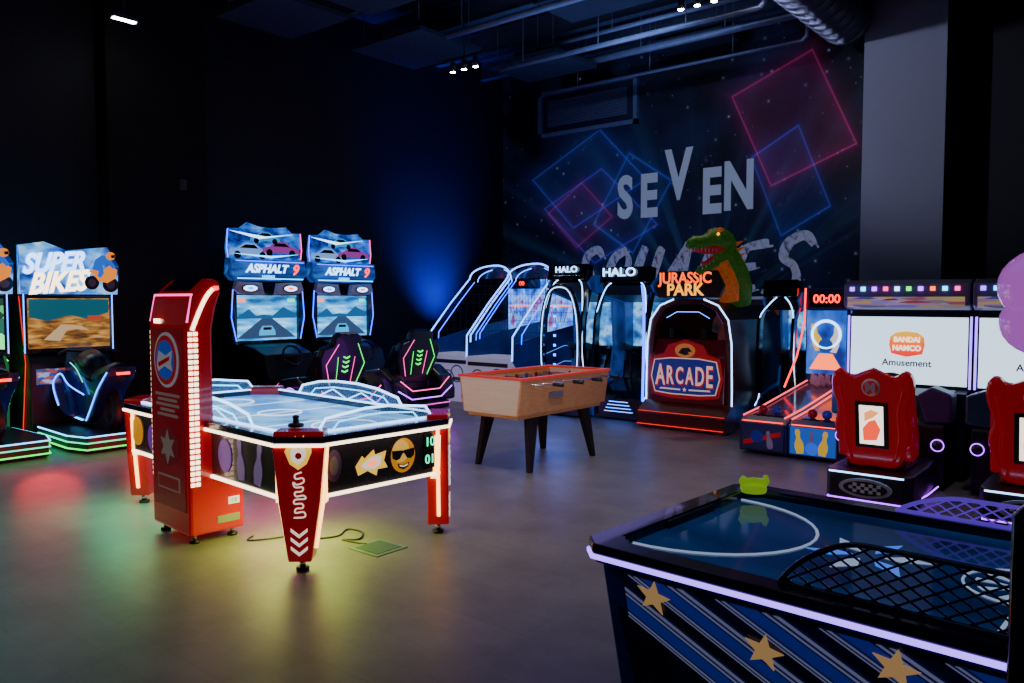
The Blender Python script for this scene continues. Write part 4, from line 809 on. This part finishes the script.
for k in range(7):
    t_=.16+k*.052
    for sd in (-.06,.06):
        a=hp(t_,2.25); a=(a[0]+sd*.86,a[1]-sd*.52,a[2]); g.cyl(a,(a[0],a[1],a[2]-.055),.013,WHT,.001,8)
        if k<5:
            a=hp(t_-.02,2.10-.03*k); a=(a[0]+sd*.75,a[1]-sd*.5,a[2]); g.cyl(a,(a[0],a[1],a[2]+.05),.012,WHT,.001,8)
g.parts('tooth',bdy,'white pointed tooth')
g=G()
for sd in (-.09,.09):
    a=hp(.13,2.475); g.sph((a[0]+sd*.86,a[1]-sd*.52,a[2]),.04,DO,10,(1.2,1.2,.7))
g.parts('brow_ridge',bdy)
g=G()
for sd in (-.115,.115):
    a=hp(.17,2.42); g.sph((a[0]+sd*.86,a[1]-sd*.52,a[2]),.02,LJ2,10)
g.parts('eye',bdy)
g=G()
for k in range(8):
    a=k/7; g.cyl((bx+.03+.05*a,byy+.0+.10*a,2.36-.55*a),(bx+.10+.05*a,byy+.06+.10*a,2.40-.55*a),.03,DO,.004,8)
g.parts('back_spike',bdy)
G().tube([(bx-.10,byy-.10,1.92),(bx-.16,byy-.22,1.84),(bx-.18,byy-.28,1.92)],[.055,.04,.03],DG,10).ob('foreleg',bdy)
# ---------------------------------------------------------------- bowling alleys machine
bw=thing('bowling_arcade_machine',(-3.03,8.2,0),0,'two-lane arcade bowling machine with red-orange lane LEDs','arcade machine')
LNL=M('led_rose',(1,.10,.10),em=2.2)
PYB=M('pin_yellow_blue',(.95,.6,.04),em=.5); BBL=M('bowl_bright_blue',(.02,.16,.75),em=.45)
for s in (-1,1):
    cx=s*.265
    G().prism([(0,.03),(-.02,.34),(.10,.40),(.5,.42),(1.98,.60),(1.98,.03)],cx-.26,cx+.26,M('lane_cabinet',(.02,.025,.12),.35),'x').ob('lane_cabinet',bw,bev=.01)
    G().add([(cx-.19,.14,.412),(cx+.19,.14,.412),(cx+.19,.5,.43),(cx-.19,.5,.43),(cx+.19,1.97,.607),(cx-.19,1.97,.607)],[(0,1,2,3),(3,2,4,5)],M('lane_wood',(.22,.14,.20),.12)).ob('lane',bw,'glossy wood lane')
    g=G()
    for q in (-1,1): g.tube([(cx+q*.225,.02,.41),(cx+q*.225,.5,.45),(cx+q*.225,1.97,.63)],.010,LNL,8)
    g.tube([(cx-.22,-.02,.36),(cx+.22,-.02,.36)],.006,LR,6); g.parts('lane_led',bw,'rose red LED edge')
    fp=G().bb(cx-.23,cx+.23,-.03,-.015,.06,.34,BBL if s>0 else M('bowl_front_dark',(.02,.03,.14),.4)).ob('front_print',bw)
    g=G()
    if s>0:
        g.prism(pinshape(cx-.12,.07,.66,8),-.038,-.03,PYB,'y').prism(pinshape(cx+.10,.07,.66,-8),-.038,-.03,PYB,'y').prism(pinshape(cx-.01,.08,.6),-.034,-.03,PALE,'y')
        g.prism(ell(cx,.13,.065,.065,20),-.044,-.038,M('ball_print_blue',(.02,.1,.7),em=1.),'y')
    else:
        g.prism([(cx-.2,.10),(cx+.2,.22),(cx+.2,.27),(cx-.2,.15)],-.036,-.03,RED,'y').prism(ell(cx-.05,.20,.07,.07,20),-.04,-.036,BLUE,'y').prism(pinshape(cx+.1,.08,.5,10),-.042,-.036,PALE,'y')
    g.ob('pin_and_ball_print',fp)
    for k in range(2): G().sph((cx-.08+k*.15,.2,.46),.05,M('bowl_ball_%d'%k,((.4,.02,.02),(.02,.08,.5))[k],.15),16).ob('ball',bw)
    G().bb(cx-.262,cx+.262,1.99,2.35,.03,1.80,NAVY).ob('back_cabinet',bw,bev=.01)
    yb=1.98
    pb=G().bb(cx-.24,cx+.24,yb-.01,yb+.01,.72,1.52,art('bowl_back_art2',[(.01,.03,.25),(.02,.12,.65),(.05,.3,1)],2.5,.9,3)).ob('back_print',bw,'bright blue lane graphic')
    G().torus((cx,yb-.015,1.22),.17,.018,LI,rx=90,n=26,k=6).prism(pinshape(cx-.08,1.02,.9,14),yb-.02,yb-.012,M('pin_print_yellow',(1,.6,.05),em=1),'y').prism(pinshape(cx+.08,1.0,.9,-10),yb-.02,yb-.012,W1,'y').prism(ell(cx+.0,1.08,.09,.09,18),yb-.028,yb-.02,MC.get('ball_print_blue') or BBL,'y').prism([(cx-.2,.78),(cx+.2,.78),(cx+.08,.98),(cx-.08,.98)],yb-.016,yb-.012,LO,'y').ob('bowling_print',pb)
    G().bb(cx-.21,cx+.21,yb-.02,yb+.01,1.56,1.76,BLKG).ob('score_display',bw)
    T('00:00',.15,LR,bw,(cx,yb-.024,1.66),off=.003,name='score_digits')
    g=G()
    for k in range(10):
        r_=int((math.sqrt(8*k+1)-1)/2); c_=k-r_*(r_+1)/2
        px=cx+(c_-r_/2)*.09; py=1.70+r_*.06
        P=[(.0,.016),(.04,.026),(.09,.014),(.12,.017),(.14,.006)]
        g.tube([(px,py,.575+r_*.007+z) for z,r in P],[r for z,r in P],WHT,10)
    g.parts('bowling_pin',bw)
for x in (-.53,.53): G().tube([(x,1.3,.60),(x,1.7,.95),(x,1.94,1.35),(x,1.97,1.8)],.012,LR if x<0 else LNL,8).ob('side_led',bw,'red LED side tube')
# ---------------------------------------------------------------- kart machines
def kart(loc,lab):
    t=thing('kart_racing_arcade_machine',loc,0,lab,'arcade machine','red-seated kart racing machines')
    SO=.09; TT=Matrix.Translation((SO,0,0))
    def GS():
        g=G(); g.T=TT; return g
    GS().prism([(-.28,0),(.28,0),(.33,.1),(.33,.55),(.30,1.0),(-.30,1.0),(-.33,.55),(-.33,.1)],.02,.28,BLK,'z').ob('seat_base',t,bev=.015)
    bs=GS().prism(ell(0,.16,.20,.075,26),-.02,.0,PALE,'y').prism(ell(0,.16,.165,.055,26),-.026,-.02,BLK,'y').ob('base_badge',t,'oval chequered badge')
    g=GS()
    for i in range(8):
        for j in range(3):
            if (i+j)%2: g.bb(-.12+i*.03,-.09+i*.03,-.03,-.026,.125+j*.025,.15+j*.025,WHT)
    g.ob('chequer_print',bs)['kind']='stuff'
    GS().tube([(-.28,-.01,.27),(.28,-.01,.27)],.007,LI,6).tube([(-.34,.9,.06),(-.34,.5,.06),(-.29,-.01,.06),(.29,-.01,.06),(.34,.5,.06),(.34,.9,.06)],.006,LP,6).parts('base_led',t)
    Q=Matrix.Translation((SO,.22,.35))@Matrix.Rotation(R(9),4,'X')
    g=G(); g.T=Q
    half=crom([(.0,-.04),(.17,-.04),(.25,.10),(.295,.28),(.265,.42),(.305,.58),(.30,.70),(.24,.755),(.17,.70),(.08,.73),(.0,.77)],3)
    out=[(x,z) for x,z in half]+[(-x,z) for x,z in reversed(half[1:-1])]
    KS=M('kart_seat_red',(1,.005,.02),.18,coat=.7,em=.11,emc=(1,.005,.02))  # seat shell emits faintly to look more brightly lit
    g.prism(out,-.035,.06,KS,'y')
    for s in (-1,1): g.prism([(.03,0),(.03,.62),(.12,.58),(.16,.40),(.22,.2),(.22,0)],s*.29,s*.22,KS,'x')
    g.T=Matrix.Translation((SO,.22,.35)); g.bb(-.23,.23,.03,.48,-.07,.05,DRED)
    st=g.ob('seat',t,'glossy red racing seat',bev=.028)
    g=G(); g.T=Q
    for s in (-1,1): g.tube(crom([(s*.16,-.04,.02),(s*.21,-.045,.22),(s*.20,-.045,.42),(s*.24,-.04,.62)],4),.012,KS,8)
    g.parts('seat_rib',st)
    g=G(); g.T=Q
    g.bb(-.125,.125,-.048,-.03,.12,.50,BLK).ob('seat_back_frame',st)
    g=G(); g.T=Q; g.bb(-.09,.09,-.054,-.046,.15,.47,M('card_white',(.95,.8,.7),em=2.2)).ob('seat_back_card',st,'bright red and white lit card')
    g=G(); g.T=Q; CR=M('card_red',(1,.06,.02),em=1.6)
    g.prism([(-.06,.18),(.04,.19),(.07,.28),(.03,.36),(-.02,.34),(-.065,.28)],-.058,-.054,CR,'y').prism([(-.05,.34),(.02,.38),(.06,.42),(.0,.44),(-.05,.41)],-.058,-.054,M('card_orange',(1,.35,.08),em=1.5),'y').ob('card_print',st)
    g=G(); g.T=Q; g.cyl((0,-.05,.62),(0,-.03,.62),.07,WHT,n=26).cyl((0,-.054,.62),(0,-.049,.62),.058,KS,n=26).ob('seat_emblem',st)
    o=T('M',.10,WHT,st,(0,0,0),off=.004); o.location=Q@Vector((0,-.057,.618)); o.rotation_euler=(R(99),0,0)
    G().prism([(1.0,.03),(.98,.55),(1.15,.80),(1.45,.84),(1.5,.03)],-.45,.45,BLK,'x').ob('console',t,bev=.015)
    G().prism([(-.50,.60),(-.30,.58),(-.22,.82),(-.34,.90),(-.50,.84)],.98,1.2,M('dark_teal_trim',(.02,.08,.12),.3,coat=.4),'y').prism([(.50,.60),(.30,.58),(.22,.82),(.34,.90),(.50,.84)],.98,1.2,M('lilac_plastic',(.06,.04,.15),.4),'y').parts('console_trim',t,'moulded console trim',bev=.02)
    G().torus((0,.98,.86),.14,.018,BLK,rx=60,n=26).cyl((0,.99,.85),(0,1.12,.78),.03,DGR).cyl((0,.975,.85),(0,.995,.865),.05,RED).box((0,.985,.86),(.26,.03,.02),DGR,(-30,0,0)).ob('steering_wheel',t)
    G().torus((0,.97,.86),.16,.006,YEL,rx=60,n=26).ob('wheel_rim_trim',t)
    G().box((-.08,1.0,.2),(.08,.02,.12),CHR,(20,0,0)).box((.08,1.0,.2),(.08,.02,.12),CHR,(20,0,0)).parts('pedal',t)
    for s in (-1,1): G().torus((s*.40,.97,.40),.05,.004,LP,rx=90,n=24,k=6).cyl((s*.40,.99,.40),(s*.40,.965,.40),.042,DGR).ob('speaker_ring',t,'small purple lit speaker ring')
    G().prism([(1.5,.03),(1.5,.80),(1.62,.84),(1.62,1.78),(2.1,1.78),(2.1,.03)],-.52,.52,M('kart_cabinet',(.02,.02,.05),.35),'x').bb(-.53,.53,1.585,1.63,.82,1.52,BLKG).ob('cabinet',t,bev=.01)
    sc=G().bb(-.505,.505,1.57,1.584,.86,1.49,M('kart_screen_white',(.72,.80,.92),em=1.9,emc=(.58,.80,1.))).ob('screen',t,'bright pale screen with company logo')
    f=.84; P=[(x*f,1.235+(z-1.21)*f) for x,z in [(-.16,1.10),(-.185,1.20),(-.175,1.29),(-.11,1.34),(.0,1.355),(.11,1.34),(.175,1.29),(.185,1.20),(.16,1.10),(.0,1.065)]]
    gm=bpy.data.materials.get('logo_gradient_mat')
    if not gm:
        gm=bpy.data.materials.new('logo_gradient_mat'); gm.use_nodes=True; n_=gm.node_tree; bb_=n_.nodes['Principled BSDF']
        tc_=n_.nodes.new('ShaderNodeTexCoord'); sx_=n_.nodes.new('ShaderNodeSeparateXYZ'); cr_=n_.nodes.new('ShaderNodeValToRGB')
        n_.links.new(tc_.outputs['Generated'],sx_.inputs[0]); n_.links.new(sx_.outputs[2],cr_.inputs['Fac'])
        cr_.color_ramp.elements[0].color=(1,.03,.01,1); cr_.color_ramp.elements[0].position=.15; cr_.color_ramp.elements[1].color=(1,.6,.02,1); q_=cr_.color_ramp.elements.new(.6); q_.color=(1,.2,.01,1)
        n_.links.new(cr_.outputs['Color'],bb_.inputs['Base Color']); n_.links.new(cr_.outputs['Color'],bb_.inputs['Emission Color']); bb_.inputs['Emission Strength'].default_value=1.2
    lo=G().prism(P,1.562,1.569,gm,'y').ob('company_logo',sc,'red-to-yellow rounded logo')
    LYE=M('logo_text_white',(1,.95,.8),em=1.8)
    T('BANDAI',.068,LYE,lo,(0,1.558,1.275),off=.002,sx=.92); T('NAMCO',.070,LYE,lo,(0,1.558,1.195),off=.002,sx=.95)
    T('Amusement',.088,M('logo_dark_text',(.05,.05,.06),.5),lo,(0,1.562,1.055),off=.0015)
    mq=G().prism([(1.50,1.56),(1.42,1.60),(1.42,1.80),(1.55,1.84),(2.0,1.84),(2.0,1.56)],-.54,.54,M('marquee_silver',(.14,.12,.24),.3),'x').ob('marquee',t,bev=.012)
    g=G(); cs=[LLI,LC,LP,LPK,LI,LG,LP,LO,LC,LPK]
    for k in range(10): g.bb(-.48+k*.1,-.44+k*.1,1.405,1.42,1.735,1.775,cs[k])
    g.parts('marquee_light',mq)
    G().bb(-.5,.5,1.405,1.42,1.58,1.68,art('kart_marquee_art',[(.3,.02,.03),(.4,.35,.6),(.15,.1,.5),(.6,.45,.1),(.08,.08,.3)],5,.5,4,cell=True)).ob('marquee_print',mq)
    G().tube([(-.53,1.57,.84),(-.53,1.57,1.5)],.01,LLI,6).tube([(.53,1.57,.84),(.53,1.57,1.5)],.01,LLI,6).parts('screen_led',t,'lilac LED strip')
    return t
kk=kart((-1.9,6.6,0),'kart racing machine with glossy red seat and bright white screen')
dup(kk,(-.80,6.6,0),0)
# ---------------------------------------------------------------- lighting
def area(loc,rot,sz,e,col,spread=None):
    l=bpy.data.lights.new('area','AREA'); l.size=sz; l.energy=e; l.color=col
    if spread: l.spread=R(spread)
    o=bpy.data.objects.new('area_light',l); o.location=loc; o.rotation_euler=[R(a) for a in rot]; COL.objects.link(o)
def spot(loc,tgt,e,col,ang=60,r=.05,blend=.8):
    l=bpy.data.lights.new('spot','SPOT'); l.energy=e; l.color=col; l.spot_size=R(ang); l.shadow_soft_size=r; l.spot_blend=blend
    o=bpy.data.objects.new('spot_light',l); o.location=loc; d=Vector(tgt)-Vector(loc); o.rotation_euler=d.to_track_quat('-Z','Y').to_euler(); COL.objects.link(o)
def point(loc,e,col,r=.1):
    l=bpy.data.lights.new('point','POINT'); l.energy=e; l.color=col; l.shadow_soft_size=r
    o=bpy.data.objects.new('point_light',l); o.location=loc; COL.objects.link(o)
spot((-2.6,4.2,5.8),(-3.3,4.7,0),190,(1,.88,.80),52,.1,1.)
spot((-2.6,4.2,5.8),(-5.0,5.8,.7),300,(1,.84,.66),28)
spot((-1.,6.,5.8),(-2.4,6.2,0),120,(1,.84,.84),70,.1,1.)
spot((-4.85,9.9,5.5),(-5.0,6.8,.5),220,(1,.80,.62),60)
spot((-8.6,9.26,5.2),(-7.9,8.0,0),90,(1,.84,.8),80)
spot((-5.,8.4,5.4),(-3.0,12.55,4.4),260,(.66,.7,1),50)  # added spot without a fixture, brightens the pillar
spot((-6.,8.8,5.6),(-6.8,13.2,3.4),200,(.35,.5,1),90)  # added spot without a fixture, washes the mural
area((-2,0,6.3),(0,0,0),5,20,(.4,.55,1.))
area((-6,4,6.4),(0,0,0),5,16,(.35,.55,1.))
area((-6.6,9.8,4.6),(180,0,0),3.,20,(.25,.42,1.))  # added upward fill that brightens the ceiling, no fixture
area((-6.3,3.0,.42),(0,0,0),.7,13,(.12,1,.40))
area((-5.4,3.5,.42),(0,0,0),.9,10,(1,.10,.45))
area((-4.5,3.2,.42),(0,0,0),.6,17,(.8,1,.10))
area((-6.9,2.2,1.4),(0,0,0),1.4,6,(.10,.8,.6))
point((-8.2,4.05,.22),24,(1,.01,.02),.3)
point((-8.2,3.0,.22),16,(1,.02,.03),.3)
point((-7.4,7.4,.3),8,(.5,.05,1),.3)
point((-6.2,8.3,.6),14,(.1,.2,1),.3)
point((-2.6,7.4,.9),9,(.45,.2,1),.2)
area((-4.0,5.2,1.8),(0,0,0),1.8,9,(.45,.3,1))
area((-5.9,5.4,1.6),(0,0,0),1.4,7,(.3,.25,1))
g=G().bb(X0+.05,X0+.15,9.4,12.4,.02,.08,DGR).bb(X0+.06,X0+.14,9.4,12.4,.08,.09,LB)
top(g.ob('added_led_wash_bar'),'low blue LED bar added for the black wall glow','light bar')  # unseen bar added to give the blue wash a source
spot((X0+.7,11.3,1.2),(X0,11.2,2.3),1200,(.002,.03,1.),84,.3,1.)  # added spot that makes the blue glow on the wall
w_=bpy.data.worlds.new('dark'); SC.world=w_; w_.use_nodes=True
w_.node_tree.nodes['Background'].inputs[0].default_value=(.01,.015,.04,1); w_.node_tree.nodes['Background'].inputs[1].default_value=.3
# ---------------------------------------------------------------- camera
cd=bpy.data.cameras.new('cam'); cd.lens=28; cd.sensor_width=36; cd.clip_end=60
co=bpy.data.objects.new('camera',cd); co.location=(0,0,1.65); co.rotation_euler=(R(87.02),0,R(39.5)); COL.objects.link(co); SC.camera=co
